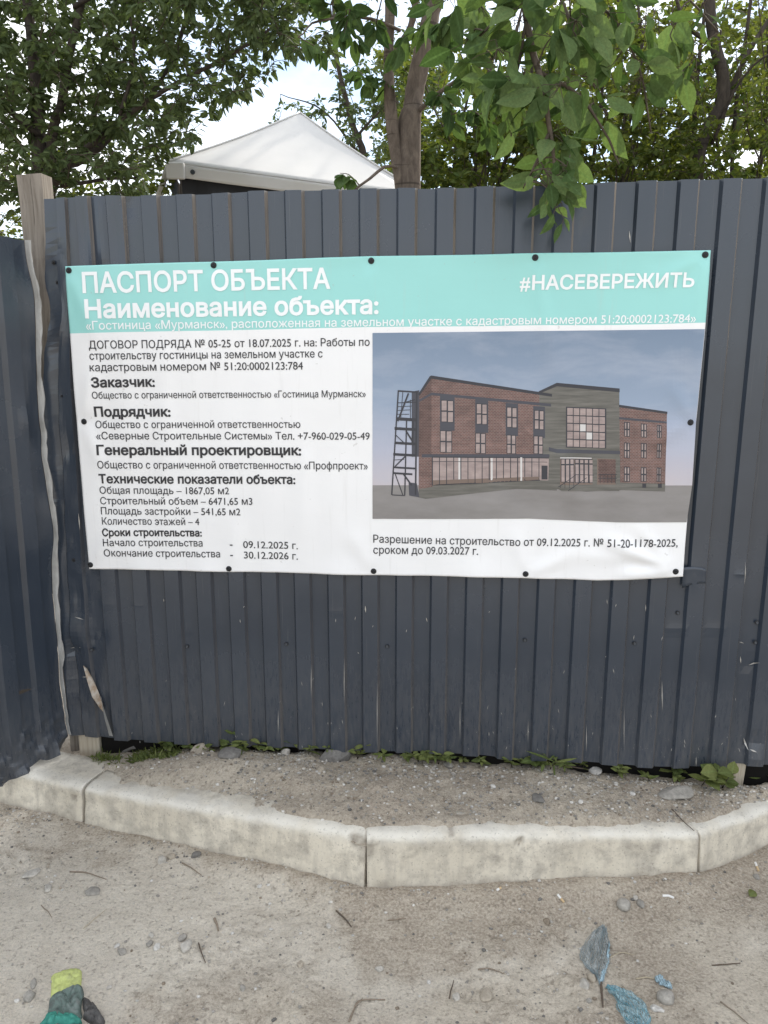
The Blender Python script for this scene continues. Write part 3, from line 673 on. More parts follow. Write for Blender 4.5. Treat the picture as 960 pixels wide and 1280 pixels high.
def fill(cs, q):
    """nonzero-winding fill of outlines -> list of trapezoids"""
    cs = [np.stack([p[:, 0], np.round(p[:, 1] / q) * q], -1) for p in cs]
    order = sorted(cs, key=lambda p: p[:, 0].min()); groups = []
    for p in order:
        if groups and p[:, 0].min() < groups[-1][1]: groups[-1][0].append(p); groups[-1][1] = max(groups[-1][1], p[:, 0].max())
        else: groups.append([[p], p[:, 0].max()])
    quads = []
    for ps, _ in groups:
        E = []
        for p in ps:
            for a, b in zip(p, np.roll(p, -1, 0)):
                if a[1] != b[1]: E.append((a, b, 1) if a[1] < b[1] else (b, a, -1))
        ys = sorted({round(float(v), 4) for a, b, _ in E for v in (a[1], b[1])})
        for y0, y1 in zip(ys[:-1], ys[1:]):
            L = []
            for a, b, w in E:
                if a[1] <= y0 + 1e-4 and b[1] >= y1 - 1e-4:
                    k = (b[0] - a[0]) / (b[1] - a[1]); L.append((a[0] + k * (y0 - a[1]), a[0] + k * (y1 - a[1]), w))
            L.sort(key=lambda r: r[0] + r[1]); w = 0
            for r in L:
                if w == 0: st = r
                w += r[2]
                if w == 0 and (r[0] - st[0] + r[1] - st[1]) > 1e-5: quads.append(((st[0], y0), (r[0], y0), (r[1], y1), (st[1], y1)))
    return quads
def ink_mat(name, c, rough):
    m = mat(name, c, rough, 0, .4); return m
M['ink'] = ink_mat('dark print', (.035, .035, .04), .5); M['ink_white'] = ink_mat('white print', (.80, .82, .83), .45); M['ink_bold'] = ink_mat('black print', (.028, .028, .032), .5)
def lettering(text, x0, y0, x1, y1, cap, bold=0., ink='ink', name='text_line', sag=0.):
    cs = embolden(outlines(text), bold)
    allp = np.concatenate(cs); xa, xb = allp[:, 0].min(), allp[:, 0].max()
    ref = .73 if True else 1
    big = cap > 14
    qd = np.array(fill(cs, .012 if big else .024))
    cut = []                                 # cut wide bars so that they follow the folds
    for (a, b, c, d) in qd:
        k = max(1, int(math.ceil((max(b[0], c[0]) - min(a[0], d[0])) / (xb - xa) * abs(x1 - x0) / 2.5)))
        for i in range(k):
            f, g_ = i / k, (i + 1) / k; cut.append((a + (b - a) * f, a + (b - a) * g_, d + (c - d) * g_, d + (c - d) * f))
    qd = np.array(cut)
    t = (qd[..., 0] - xa) / (xb - xa); px = x0 + (x1 - x0) * t; py = y0 + (y1 - y0) * t
    lean = (468 - px) / (5200 - py)          # direction of the verticals at this place
    k = qd[..., 1] / CAPH * cap; px = px - lean * k; py = py - k + sag * np.sin(np.pi * t)
    W3 = on_banner(px, py, .0016)
    mb = MB(); n_ = len(qd); mb.v = list(map(tuple, W3.reshape(-1, 3).tolist())); mb.f = [(4 * i, 4 * i + 1, 4 * i + 2, 4 * i + 3) for i in range(n_)]; mb.m = [0] * n_
    return mb.build(name, M[ink], banner)
_c = outlines('Н'); CAPH = max(p[:, 1].max() for p in _c)
LINES = [
 ('ПАСПОРТ ОБЪЕКТА', 105, 366, 413.5, 360.5, 25, .022, 'ink_white', 'heading'),
 ('Наименование объекта:', 108.5, 397.5, 473.5, 391.8, 22.5, .03, 'ink_white', 'heading'),
 ('«Гостиница «Мурманск», расположенная на земельном участке с кадастровым номером 51:20:0002123:784»', 109.4, 412.2, 868, 403, 10.6, .008, 'ink_white', 'text_line'),
 ('#', 649.3, 362.6, 662.3, 362.4, 17.5, .02, 'ink_white', 'heading'), ('НАСЕВЕРЕЖИТЬ', 664.6, 362.3, 866.5, 358.7, 17.5, .024, 'ink_white', 'heading'),
 ('ДОГОВОР ПОДРЯДА № 05-25 от 18.07.2025 г. на: Работы по', 112.4, 436, 462.4, 432.2, 10, .007, 'ink', 'text_line'),
 ('строительству гостиницы на земельном участке с', 113.3, 449.6, 403.8, 446.7, 10, .007, 'ink', 'text_line'),
 ('кадастровым номером № 51:20:0002123:784', 113.8, 464, 379.3, 461.8, 10, .007, 'ink', 'text_line'),
 ('Заказчик:', 116, 484, 194.7, 483, 12, .034, 'ink_bold', 'heading'),
 ('Общество с ограниченной ответственностью «Гостиница Мурманск»', 116.8, 498.2, 457.6, 496.2, 8.6, .007, 'ink', 'text_line'),
 ('Подрядчик:', 119, 520.6, 214.4, 520.2, 12, .034, 'ink_bold', 'heading'),
 ('Общество с ограниченной ответственностью', 120.3, 535, 376, 534.5, 9.2, .007, 'ink', 'text_line'),
 ('«Северные Строительные Системы» Тел. +7-960-029-05-49', 121.6, 549, 462.4, 549.3, 9.4, .007, 'ink', 'text_line'),
 ('Генеральный проектировщик:', 122.5, 568.2, 377, 568.6, 12, .034, 'ink_bold', 'heading'),
 ('Общество с ограниченной ответственностью «Профпроект»', 123.4, 585.2, 460, 586.5, 9.4, .007, 'ink', 'text_line'),
 ('Технические показатели объекта:', 124.7, 603.6, 369.7, 604.5, 11, .030, 'ink_bold', 'heading'),
 ('Общая площадь – 1867,05 м2', 125.6, 616.8, 287, 617.6, 9, .007, 'ink', 'text_line'),
 ('Строительный объем – 6471,65 м3', 126.4, 630, 315.9, 630.8, 9, .007, 'ink', 'text_line'),
 ('Площадь застройки – 541,65 м2', 127.3, 642.6, 301, 643.9, 9, .007, 'ink', 'text_line'),
 ('Количество этажей – 4', 128.6, 655.3, 249.8, 656.1, 9, .007, 'ink', 'text_line'),
 ('Сроки строительства:', 129, 669.3, 252.9, 670.1, 9, .030, 'ink_bold', 'heading'),
 ('Начало строительства', 130.4, 682, 253.8, 682.8, 9, .007, 'ink', 'text_line'),
 ('-', 288, 683.6, 291.5, 683.6, 9, .01, 'ink', 'text_line'),
 ('09.12.2025 г.', 304.5, 684.6, 372.8, 685.9, 9, .007, 'ink', 'text_line'),
 ('Окончание строительства', 131.3, 695, 275.6, 696.4, 9, .007, 'ink', 'text_line'),
 ('-', 288.6, 696.6, 292, 696.6, 9, .01, 'ink', 'text_line'),
 ('30.12.2026 г.', 305.4, 697.7, 372.8, 699, 9, .007, 'ink', 'text_line'),
 ('Разрешение на строительство от 09.12.2025 г. № 51-20-1178-2025,', 466.9, 677.6, 846.4, 682.8, 9.8, .007, 'ink', 'text_line'),
 ('сроком до 09.03.2027 г.', 466.9, 691.4, 597.5, 693, 9.8, .007, 'ink', 'text_line'),
]
for L_ in LINES: lettering(*L_, sag=1.5 if L_[0].startswith('Разр') else 0.)

# the printed picture: a brick building under a blue sky, traced as flat print on the vinyl
def clip(poly, axis, v, keep_less):
    out = []
    for a, b in zip(poly, poly[1:] + poly[:1]):
        ia, ib = (a[axis] <= v) == keep_less or a[axis] == v, (b[axis] <= v) == keep_less or b[axis] == v
        if ia: out.append(a)
        if ia != ib:
            t = (v - a[axis]) / (b[axis] - a[axis]); out.append(tuple(a[i] + t * (b[i] - a[i]) for i in range(2)))
    return out
pic = {}
def pq(x, y): return 480 + .3958 * x, 440 + .3958 * y       # tracing coordinates -> photo pixels
def pol(mat_i, pts, layer, raw=False):
    pts = [p if raw else pq(*p) for p in pts]; pts = [(float(a), float(b)) for a, b in pts]
    xs = [p[0] for p in pts]; ys = [p[1] for p in pts]; q = 5.0
    for ix in range(int(min(xs) // q), int(max(xs) // q) + 1):
        c1 = clip(clip(pts, 0, ix * q, False), 0, (ix + 1) * q, True)
        if len(c1) < 3: continue
        for iy in range(int(min(ys) // q), int(max(ys) // q) + 1):
            c2 = clip(clip(c1, 1, iy * q, False), 1, (iy + 1) * q, True)
            if len(c2) < 3: continue
            a = np.array(c2)
            if abs(area(a)) < .004: continue
            if area(a) < 0: a = a[::-1]
            pic.setdefault('f', []).append((a, mat_i, layer))
def line(mi, x0, y0, x1, y1, w, layer):
    L = math.hypot(x1 - x0, y1 - y0); nx, ny = -(y1 - y0) / L * w / 2, (x1 - x0) / L * w / 2
    pol(mi, [(x0 + nx, y0 + ny), (x1 + nx, y1 + ny), (x1 - nx, y1 - ny), (x0 - nx, y0 - ny)], layer)
SKY, GRD, BRK, CON, DRK, GLS, PNL, WHT, BRK2, INT = range(10)
pol(SKY, [(466, 416.3), (880, 411.5), (870, 520), (864.6, 606.5), (466, 606)], 0, True)
pol(GRD, [(466, 606), (864.6, 606.5), (857.8, 652.5), (770, 652.6), (660, 648), (560, 648.3), (466, 648)], 0, True)
pol(BRK2, [(110, 140), (150, 80), (150, 425), (110, 432)], 1)
pol(BRK, [(150, 82), (530, 140), (522, 335), (150, 330)], 1)
pol(BRK, [(110, 330), (153, 330), (153, 425), (110, 432)], 2)
pol(CON, [(110, 432), (150, 418), (495, 402), (545, 425), (545, 437), (420, 432), (300, 444), (132, 463), (108, 458)], 1)
pol(CON, [(490, 128), (545, 106), (545, 320), (545, 430), (520, 425), (492, 405)], 2)
pol(CON, [(545, 106), (742, 124), (744, 435), (640, 440), (545, 432)], 2)
pol(DRK, [(145, 76), (150, 74), (530, 132), (530, 141), (150, 84), (112, 138), (108, 133)], 3)
pol(PNL, [(112, 150), (150, 128), (527, 163), (527, 172), (150, 136), (112, 157)], 3)
pol(DRK, [(488, 124), (545, 97), (743, 115), (743, 127), (545, 108), (490, 131)], 3)
pol(BRK, [(742, 168), (892, 190), (886, 440), (744, 434)], 1)
pol(CON, [(744, 412), (887, 415), (886, 440), (744, 435)], 2)
pol(DRK, [(741, 166), (893, 188), (893, 195), (741, 174)], 3); pol(PNL, [(741, 205), (891, 219), (891, 225), (741, 212)], 3)
pol(PNL, [(120, 322), (522, 322), (522, 332), (120, 332)], 3)
pol(GLS, [(153, 330), (520, 334), (518, 405), (490, 404), (153, 420)], 3)
pol(INT, [(153, 404), (490, 393), (490, 404), (153, 420)], 4)
for i in range(16):
    x = 153 + i * 22.4; y = 420 - (x - 153) * .045; line(DRK, x, 330, x, y, 2.4 if i % 4 else 3.2, 4)
line(DRK, 153, 345, 515, 347, 1.8, 4); line(DRK, 153, 331, 520, 334, 3, 4); line(DRK, 153, 419, 492, 404, 3, 4)
for x in (238, 340, 433): line(WHT, x, 332, x, 414 - (x - 238) * .04, 6, 4)
def win(x0, y0, x1, y1, sk=0., nx=2, bars=(.5,)):
    pol(DRK, [(x0, y0), (x1, y0 + sk), (x1, y1 + sk), (x0, y1)], 4)
    w = (x1 - x0); h = y1 - y0; m_ = 3.2
    ysplit = [0] + list(bars) + [1]
    for i in range(nx):
        for a, b in zip(ysplit[:-1], ysplit[1:]):
            xa, xb = x0 + w * i / nx + m_ * .7, x0 + w * (i + 1) / nx - m_ * .7
            ya, yb = y0 + h * a + m_ * .8 + sk * (i + .5) / nx, y0 + h * b - m_ * .6 + sk * (i + .5) / nx
            pol(GLS, [(xa, ya), (xb, ya), (xb, yb), (xa, yb)], 5)
for (x0, y0, x1, y1) in ((180, 150, 220, 220), (291, 161, 326, 227), (387, 172, 420, 237), (474, 182, 505, 243)): 
    pol(PNL, [(x0 - 3, y0 - 12), (x1 + 3, y0 - 9), (x1 + 3, y1 + 28), (x0 - 3, y1 + 27)], 3); win(x0, y0, x1, y1, 3)
for (x0, y0, x1, y1) in ((177, 246, 215, 316), (288, 254, 321, 319), (387, 260, 416, 320), (472, 263, 502, 321)): win(x0, y0, x1, y1, 2)
pol(DRK, [(574, 172), (701, 178), (701, 304), (574, 301)], 4)
for i in range(6):
    for j in range(5):
        xa = 578 + i * 20.2; ya = 176 + j * 25 + i * .8; pol(GLS if (i * 7 + j * 3) % 5 else WHT if i in (2, 3) else GLS, [(xa, ya), (xa + 17.6, ya + .6), (xa + 17.6, ya + 22), (xa, ya + 22)], 5)
pol(PNL, [(520, 300), (545, 306), (745, 312), (745, 322), (545, 318), (520, 312)], 4)
pol(INT, [(555, 332), (742, 338), (738, 430), (555, 418)], 3)
win(557, 335, 600, 410, 1, 3, (.25,)); win(602, 337, 660, 412, 1, 4, (.2,)); pol(BRK2, [(676, 338), (737, 340), (735, 412), (676, 412)], 4)
for x in (665, 738): pol(CON, [(x - 7, 332), (x + 7, 332), (x + 7, 436), (x - 7, 434)], 5)
line(WHT, 555, 333, 655, 335, 3, 5)
pol(CON, [(545, 428), (590, 418), (742, 418), (742, 438), (560, 438)], 4)
for (a, b, c, d) in ((550, 425, 606, 386), (606, 386, 662, 388), (580, 436, 640, 396), (676, 386, 735, 386), (676, 398, 735, 398)): line(DRK, a, b, c, d, 2, 6)
for x in (556, 570, 584, 598, 612, 630, 648, 682, 694, 706, 718, 730): line(DRK, x, 387 if x > 600 else 387 + (606 - x) * .7, x, 414 if x > 600 else 428, 1.4, 6)
pol(DRK, [(497, 358), (516, 358), (516, 402), (497, 402)], 4)
for y0, y1 in ((220, 266), (285, 334), (361, 408)):
    for (x0, x1, d) in ((757, 775, 0), (810, 828, 6), (860, 874, 10)): win(x0, y0 + d * (.9 if y0 < 250 else .3), x1, y1 + d * (.4 if y0 < 250 else 0), 1)
for x in (815, 864): pol(DRK, [(x, 415), (x + 12, 415), (x + 12, 428), (x, 428)], 4)
# outside stair
for (x0, x1, y0, y1) in ((46, 108, 120, 125), (40, 104, 205, 215), (34, 104, 236, 245), (34, 104, 282, 290), (30, 104, 318, 326), (30, 100, 360, 366), (28, 90, 378, 384)): pol(DRK, [(x0, y0), (x1, y0 + 4), (x1, y1 + 4), (x0, y1)], 4)
for (a, b, c, d, w) in ((46, 120, 25, 450, 4), (104, 124, 100, 450, 5), (72, 210, 66, 452, 4), (78, 130, 44, 218, 5), (98, 150, 62, 160, 3), (44, 160, 104, 158, 2.5), (44, 172, 90, 170, 2), (42, 184, 84, 182, 2), (42, 196, 80, 196, 2), (70, 248, 92, 284, 5), (36, 260, 62, 284, 3), (70, 326, 36, 360, 4), (32, 340, 64, 338, 2), (36, 384, 60, 450, 3), (62, 384, 88, 420, 5), (84, 150, 84, 215, 2), (92, 215, 90, 290, 6), (60, 125, 54, 205, 2), (26, 450, 66, 452, 3)): line(DRK, a, b, c, d, w, 5)
pol(PNL, [(78, 410), (104, 414), (112, 458), (80, 452)], 3); pol(PNL, [(88, 125), (112, 120), (110, 330), (88, 330)], 2)
faces = pic['f']; mb = MB(); UVs = []
for a, mi, ly in faces:
    W3 = on_banner(a[:, 0], a[:, 1], (.0014 + ly * .00025)); mb.add(W3[::-1], [tuple(range(len(a)))], mi); UVs.extend(a[::-1].tolist())
mb.uv = [((x - 466) / 414, (652 - y) / 240) for x, y in UVs]
def pmat(name, c, rough=.42): return mat(name, c, rough, 0, .4)
m_sky = pmat('printed sky', (.2, .27, .4)); g = N(m_sky); uvs = g.coord(kind='UV'); yy = g.sep(uvs)[1]
cc = g.ramp(yy, [(.18, (.50, .45, .47)), (.38, (.40, .42, .51)), (.62, (.26, .325, .43)), (1., (.165, .225, .315))])
cl = g.ramp(g.noise(g.coord((1.6, 2.6, 1), 'UV'), 2.2, 5, .6, .3), [(.45, 0.), (.75, .5)])
cc = g.mix(cl, cc, (.42, .45, .53)); g.l(cc, g.b.inputs['Base Color'])
m_grd = pmat('printed ground', (.24, .225, .22)); g = N(m_grd); g.l(g.ramp(g.noise(g.coord((1, 2, 1), 'UV'), 3.2, 5, .6), [(.35, (.20, .188, .182)), (.7, (.275, .262, .258))]), g.b.inputs['Base Color'])
def brick_p(name, a, b, mort):
    m = pmat(name, a); g = N(m); bt = g.n('ShaderNodeTexBrick'); g.l(g.coord((1, .58, 1), 'UV'), bt.inputs['Vector'])
    bt.inputs['Color1'].default_value = (*a, 1); bt.inputs['Color2'].default_value = (*b, 1); bt.inputs['Mortar'].default_value = (*mort, 1)
    bt.inputs['Scale'].default_value = 1; bt.inputs['Brick Width'].default_value = .0092; bt.inputs['Row Height'].default_value = .0046; bt.inputs['Mortar Size'].default_value = .0007; bt.inputs['Mortar Smooth'].default_value = .3; bt.inputs['Bias'].default_value = -.1
    k = g.ramp(g.noise(g.coord((1, 1, 1), 'UV'), 14, 4, .6, 1.2), [(.35, .74), (.7, 1.12)]); g.l(g.mix(1., bt.outputs['Color'], k, 'MULTIPLY'), g.b.inputs['Base Color']); return m
m_brk = brick_p('printed brick', (.175, .088, .076), (.125, .068, .062), (.235, .185, .17)); m_brk2 = brick_p('printed side brick', (.115, .060, .053), (.09, .047, .043), (.16, .12, .11))
m_con = pmat('printed concrete', (.13, .125, .11)); g = N(m_con); g.l(g.ramp(g.noise(g.coord((3, 22, 1), 'UV'), 3., 4, .6), [(.3, (.085, .082, .074)), (.7, (.165, .158, .142))]), g.b.inputs['Base Color'])
m_gls = pmat('printed glass', (.42, .32, .29)); g = N(m_gls); g.l(g.ramp(g.noise(g.coord((9, 14, 1), 'UV'), 2., 4, .6), [(.3, (.24, .19, .185)), (.7, (.40, .32, .30))]), g.b.inputs['Base Color'])
mb.build('printed_picture', [m_sky, m_grd, m_brk, m_con, pmat('printed dark frame', (.035, .036, .045)), m_gls, pmat('printed panel', (.060, .062, .078)), pmat('printed white', (.58, .56, .55)), m_brk2, pmat('printed interior', (.17, .125, .105))], banner)
#@@REST
# ------------------------------------------------------------------ leaves, trees
rng = np.random.default_rng(11)
def nrmz(a): return a / (np.linalg.norm(a, axis=-1, keepdims=True) + 1e-9)
def leaf_arrays(pos, d, nr, ln, ratio, col, rows=((.0, .0), (.3, 1.), (.65, .78), (1., .0)), fold=.25, curl=.25):
    n = len(pos); d = nrmz(d); side = nrmz(np.cross(d, nr)); nr = nrmz(np.cross(side, d))
    ln = np.broadcast_to(np.asarray(ln, float), (n,))[:, None]; hw = ln * np.broadcast_to(np.asarray(ratio, float), (n,))[:, None] * .5
    cu = np.broadcast_to(np.asarray(curl, float), (n,))[:, None]
    V, C = [], []
    inner = rows[1:-1]
    def mid(t): return pos + d * ln * (t - .18 * np.abs(cu) * t ** 3) - nr * ln * cu * t * t
    def put(p, g): V.append(p); C.append(np.stack([col, np.full(n, g), np.zeros(n), np.ones(n)], -1))
    put(mid(rows[0][0]), 1.)
    for t, w in inner:
        m_ = mid(t); put(m_ - side * hw * w + nr * hw * w * fold, .0); put(m_, 1.); put(m_ + side * hw * w + nr * hw * w * fold, .0)
    put(mid(1.), .4)
    k = len(inner); nv = 2 + 3 * k; F = [(0, 1, 2), (0, 2, 3)]
    for i in range(k - 1):
        a = 1 + 3 * i; F += [(a, a + 3, a + 4, a + 1), (a + 1, a + 4, a + 5, a + 2)]
    a = 1 + 3 * (k - 1); F += [(a, nv - 1, a + 1), (a + 1, nv - 1, a + 2)]
    V = np.stack(V, 1).reshape(-1, 3); C = np.stack(C, 1).reshape(-1, 4)
    return V, C, F, nv, n
def leaf_object(name, batches, material, parent):
    Vs, Cs, loops, starts, tot = [], [], [], [], []; off = 0; ls = 0
    for V, C, F, nv, n in batches:
        Vs.append(V); Cs.append(C)
        per = [np.array(f) for f in F]; fl = np.concatenate(per); cnt = np.array([len(f) for f in F])
        L = (fl[None] + (np.arange(n) * nv)[:, None] + off).ravel(); loops.append(L)
        t = np.tile(cnt, n); st = ls + np.concatenate([[0], np.cumsum(t)[:-1]]); starts.append(st); tot.append(t); ls += len(L); off += len(V)
    V = np.concatenate(Vs); C = np.concatenate(Cs); L = np.concatenate(loops); ST_ = np.concatenate(starts)
    if parent is not None: V = V - np.array(parent_world(parent))
    me = bpy.data.meshes.new(name); me.vertices.add(len(V)); me.vertices.foreach_set('co', V.astype(np.float32).ravel())
    me.loops.add(len(L)); me.loops.foreach_set('vertex_index', L.astype(np.int32)); me.polygons.add(len(ST_)); me.polygons.foreach_set('loop_start', ST_.astype(np.int32))
    me.update(calc_edges=True); me.validate()
    at = me.color_attributes.new('Col', 'FLOAT_COLOR', 'POINT'); at.data.foreach_set('color', C.astype(np.float32).ravel())
    me.polygons.foreach_set('use_smooth', [True] * len(me.polygons)); me.materials.append(material)
    o = bpy.data.objects.new(name, me); COL.objects.link(o)
    if parent is not None: o.parent = parent
    return o
def spath(pts, n, wob=0.0, seed=0):          # smooth polyline through points (Catmull-Rom)
    p = np.array(pts, float); p = np.concatenate([[2 * p[0] - p[1]], p, [2 * p[-1] - p[-2]]]); out = []
    segs = len(p) - 3
    for t in np.linspace(0, segs, n):
        i = min(int(t), segs - 1); u = t - i; a, b, c, d = p[i:i + 4]
        out.append(.5 * (2 * b + (c - a) * u + (2 * a - 5 * b + 4 * c - d) * u * u + (3 * b - a - 3 * c + d) * u ** 3))
    out = np.array(out)
    if wob: out += wob * np.stack([noise(np.linspace(0, n / 4, n), np.full(n, q), 1, seed + q) for q in range(3)], -1)
    return out
P3 = lambda px, py, Y: np.array(on_y(px, py, Y))
class Tree:
    def __init__(s, name, label, cat, base, group=None, bark='bark_dark', leaf='leaf'):
        s.root = empty(name, Vector(base)); tag(s.root, label, cat, group); s.tr = MB(); s.br = MB(); s.att = []; s.att_r = []; s.leaf = leaf; s.bark = bark; s.batches = []
    def limb(s, pts, r0, r1, n=16, sides=10, wob=.02, seed=0, attach=True, px=True, thin=False):
        q = spath([P3(*p) for p in pts] if px else pts, n, wob, seed)
        rr = np.linspace(r0, r1, n) * (1 + .08 * noise(np.linspace(0, 5, n), np.zeros(n), 1, seed + 5))
        (s.br if thin else s.tr).tube(q, rr, sides)
        if attach:
            for a in q[2:]: s.att.append(a)
        return q
    def twigs(s, targets, ln, ratio=.45, nleaf=12, droop=.35, curl=.2, maxd=1.1, tip=None, colr=(0, 1), spread=.9, rows=None, fold=.25, bare=.0, upbias=.6):
        T = np.array(targets); A = np.array(s.att)
        order = np.argsort([np.min(np.linalg.norm(A - t, axis=1)) for t in T]); tw = []
        for oi in order:
            t = T[oi]; A = np.array(s.att); dd = np.linalg.norm(A - t, axis=1) + .5 * np.maximum(0, A[:, 2] - t[2] + .05); i = int(np.argmin(dd)); a = A[i]
            v = t - a; L = np.linalg.norm(v)
            if L < .03: continue
            m_ = (a + t) / 2 + rng.normal(0, .10, 3) * min(L, maxd) + np.array([0, 0, .08 * min(L, maxd)])
            q = spath([a, m_, t + np.array([0, 0, -.05 * min(L, maxd)])], 7); tw.append(q)
            if True: s.br.tube(q, np.linspace(.0026 + .0045 * min(1, L), .0014, 7), 4, cap=False)
            s.att.extend([q[3], q[5]])
        pos, dr, nm = [], [], []
        for q in tw:
            L = np.linalg.norm(q[-1] - q[0]); k = max(4, int(nleaf * rng.uniform(.7, 1.3)))
            if rng.random() < bare: continue
            f0 = max(.05, 1 - .55 / max(L, .3))
            for j in range(k):
                t = f0 + (1 - f0) * (j + rng.uniform(0, .8)) / k; f = min(t, .999) * 6; i = int(f); p = q[i] + (q[i + 1] - q[i]) * (f - i)
                ax = q[i + 1] - q[i]; ax = ax / (np.linalg.norm(ax) + 1e-9)
                sd_ = np.cross(ax, [0, 0, 1.]) * (1 if j % 2 else -1) + rng.normal(0, .35, 3)
                d = ax * rng.uniform(.2, .8) + sd_ * spread + np.array([0, 0, -droop * rng.uniform(.3, 1.7)]); d /= np.linalg.norm(d)
                pos.append(p + d * rng.uniform(.006, .02)); dr.append(d); nm.append(np.array([0, 0, upbias]) + rng.normal(0, .5, 3))
        n = len(pos)
        if n:
            lens = ln * rng.uniform(.6, 1.15, n)
            s.batches.append(leaf_arrays(np.array(pos), np.array(dr), np.array(nm), lens, ratio * rng.uniform(.8, 1.2, n), rng.uniform(*colr, n), fold=fold, curl=curl * rng.uniform(-.3, 1.6, n), **({'rows': rows} if rows else {})))
        return n
    def done(s):
        k = len(s.tr.v); s.tr.v += s.br.v; s.tr.f += [tuple(i + k for i in f) for f in s.br.f]; s.tr.m += [1] * len(s.br.f)
        s.tr.build('trunk', [M[s.bark], M['twig']], s.root, smooth=True)
        if s.batches: leaf_object('crown', s.batches, M[s.leaf], s.root)
def sample(n, box, Yr, mask=None):
    out = []
    while len(out) < n:
        px, py, Y_ = rng.uniform(box[0], box[1]), rng.uniform(box[2], box[3]), rng.uniform(*Yr)
        if mask is None or rng.random() < mask(px, py): out.append(P3(px, py, Y_))
    return out

# left tree: many slim stems and small leaves
t = Tree('leafy_tree', 'dense tree with many slim dark stems left of the white tent', 'tree', (-2.15, 5.3, 0))
def basept(px, Y): return (px, 640 + FPX * math.tan(math.atan2(H, Y) - TH), Y)
t.limb([basept(48, 5.2), (50, 240, 5.2), (47, 120, 5.2), (36, 20, 5.2), (20, -140, 5.3)], .058, .022, 22, seed=1)
t.limb([basept(62, 5.25), (64, 230, 5.2), (80, 120, 5.15), (98, 10, 5.1), (120, -130, 5.1)], .040, .016, 20, seed=2)
t.limb([(60, 245, 5.2), (92, 205, 5.1), (150, 150, 5.0), (250, 90, 5.0), (345, 30, 5.0)], .026, .007, 18, seed=3)
t.limb([(60, 215, 5.2), (110, 190, 5.3), (190, 120, 5.5), (235, 10, 5.6), (255, -120, 5.7)], .024, .010, 18, seed=4)
t.limb([(50, 170, 5.2), (20, 150, 5.1), (-40, 90, 5.0), (-110, 0, 5.0)], .024, .008, 14, seed=5)
t.limb([(98, 10, 5.1), (180, -40, 4.9), (280, -60, 4.8), (380, -20, 4.7)], .014, .005, 14, seed=6)
t.limb([(80, 235, 5.2), (140, 225, 5.4), (190, 215, 5.6)], .014, .005, 10, seed=7)
t.limb([(150, 150, 5.0), (165, 60, 5.0), (150, -60, 5.0)], .012, .005, 10, seed=8)
def mleft(px, py):
    xb = np.interp(py, [-200, 0, 60, 110, 160, 200, 240], [440, 398, 380, 345, 290, 225, 205])
    p = float(1 - sstep(xb - 45, xb + 5, px)); 
    if px > 230 and py > 40: p *= .5
    if 60 < px < 215 and 195 < py < 240: p *= .6
    return p * (.78 + .22 * float(sstep(-.35, .25, noise(px, py, 1 / 55., 3))))
t.twigs(sample(1250, (-60, 410, -60, 250), (4.6, 6.4), mleft), .068, .40, 14, droop=.4, maxd=9)
t.twigs(sample(60, (300, 425, -40, 75), (4.6, 5.6)), .068, .40, 13, droop=.4, maxd=9)
t.twigs(sample(420, (-330, 430, -330, 300), (4.6, 6.6), mleft), .080, .42, 12, droop=.45)
t.done()
# low bush far left
t = Tree('shrub', 'low yellow green shrub behind the timber post', 'shrub', (-2.9, 7.0, 0), leaf='leaf_bush')
t.limb([basept(40, 7), (30, 300, 7), (10, 240, 7)], .02, .008, 10); t.limb([basept(60, 7), (120, 300, 7.1), (170, 235, 7.2)], .02, .006, 10, seed=3)
t.twigs(sample(300, (-140, 230, 185, 330), (6.4, 7.6)), .065, .5, 14, maxd=.9, colr=(.2, 1))
t.done()
# fine leaved tree behind the tent
t = Tree('young_tree', 'airy small leaved tree standing behind the tent roof', 'tree', (-.3, 9.2, 0))
t.limb([basept(470, 9.2), (462, 250, 9.2), (440, 150, 9.2), (420, 60, 9.2), (410, -80, 9.2)], .05, .012, 18, seed=11)
t.limb([(450, 190, 9.2), (400, 135, 9.1), (350, 118, 9.0)], .014, .004, 10, seed=12); t.limb([(445, 170, 9.2), (490, 120, 9.2), (540, 90, 9.3)], .016, .005, 10, seed=13)
def mmid(px, py):
    top = np.interp(px, [320, 375, 420, 470, 520], [135, 112, 88, 60, 40]); return float(sstep(top - 12, top + 25, py)) * (.45 + .55 * float(sstep(-.2, .3, noise(px, py, 1 / 28., 9)))) * (.5 if px < 400 else 1)
t.twigs(sample(380, (335, 560, 60, 235), (8.6, 9.8), mmid), .075, .45, 11, maxd=.9)
t.twigs(sample(110, (400, 620, -120, 120), (8.8, 9.8)), .075, .45, 10, maxd=.9)
t.done()

# twin trunk tree with the broad leaved bough over the fence
t = Tree('broad_leaf_tree', 'twin trunk tree with a bough of large leaves drooping over the fence', 'tree', (.11, 4.0, 0), bark='bark', leaf='leaf_big')
t.limb([basept(508, 4.0), (508, 235, 4.0), (516, 130, 4.0), (530, 60, 4.0), (546, -10, 4.0), (566, -130, 3.95)], .060, .034, 26, 14, wob=.012, seed=21)
t.limb([(506, 300, 4.0), (501, 230, 3.98), (491, 150, 3.95), (487, 80, 3.92), (489, 0, 3.9), (484, -120, 3.85)], .034, .020, 22, 12, wob=.008, seed=22)
t.limb([(488, 92, 3.93), (500, 55, 3.9), (516, 28, 3.86), (523, -10, 3.82), (540, -90, 3.7)], .018, .012, 14, 10, wob=.006, seed=23)
t.limb([(512, 150, 4.0), (545, 118, 3.9), (590, 88, 3.75), (640, 60, 3.6)], .013, .006, 14, 8, wob=.008, seed=24)
t.limb([(506, 210, 4.0), (478, 205, 3.9), (455, 225, 3.8), (430, 250, 3.75), (405, 262, 3.75)], .008, .004, 12, 6, seed=25)
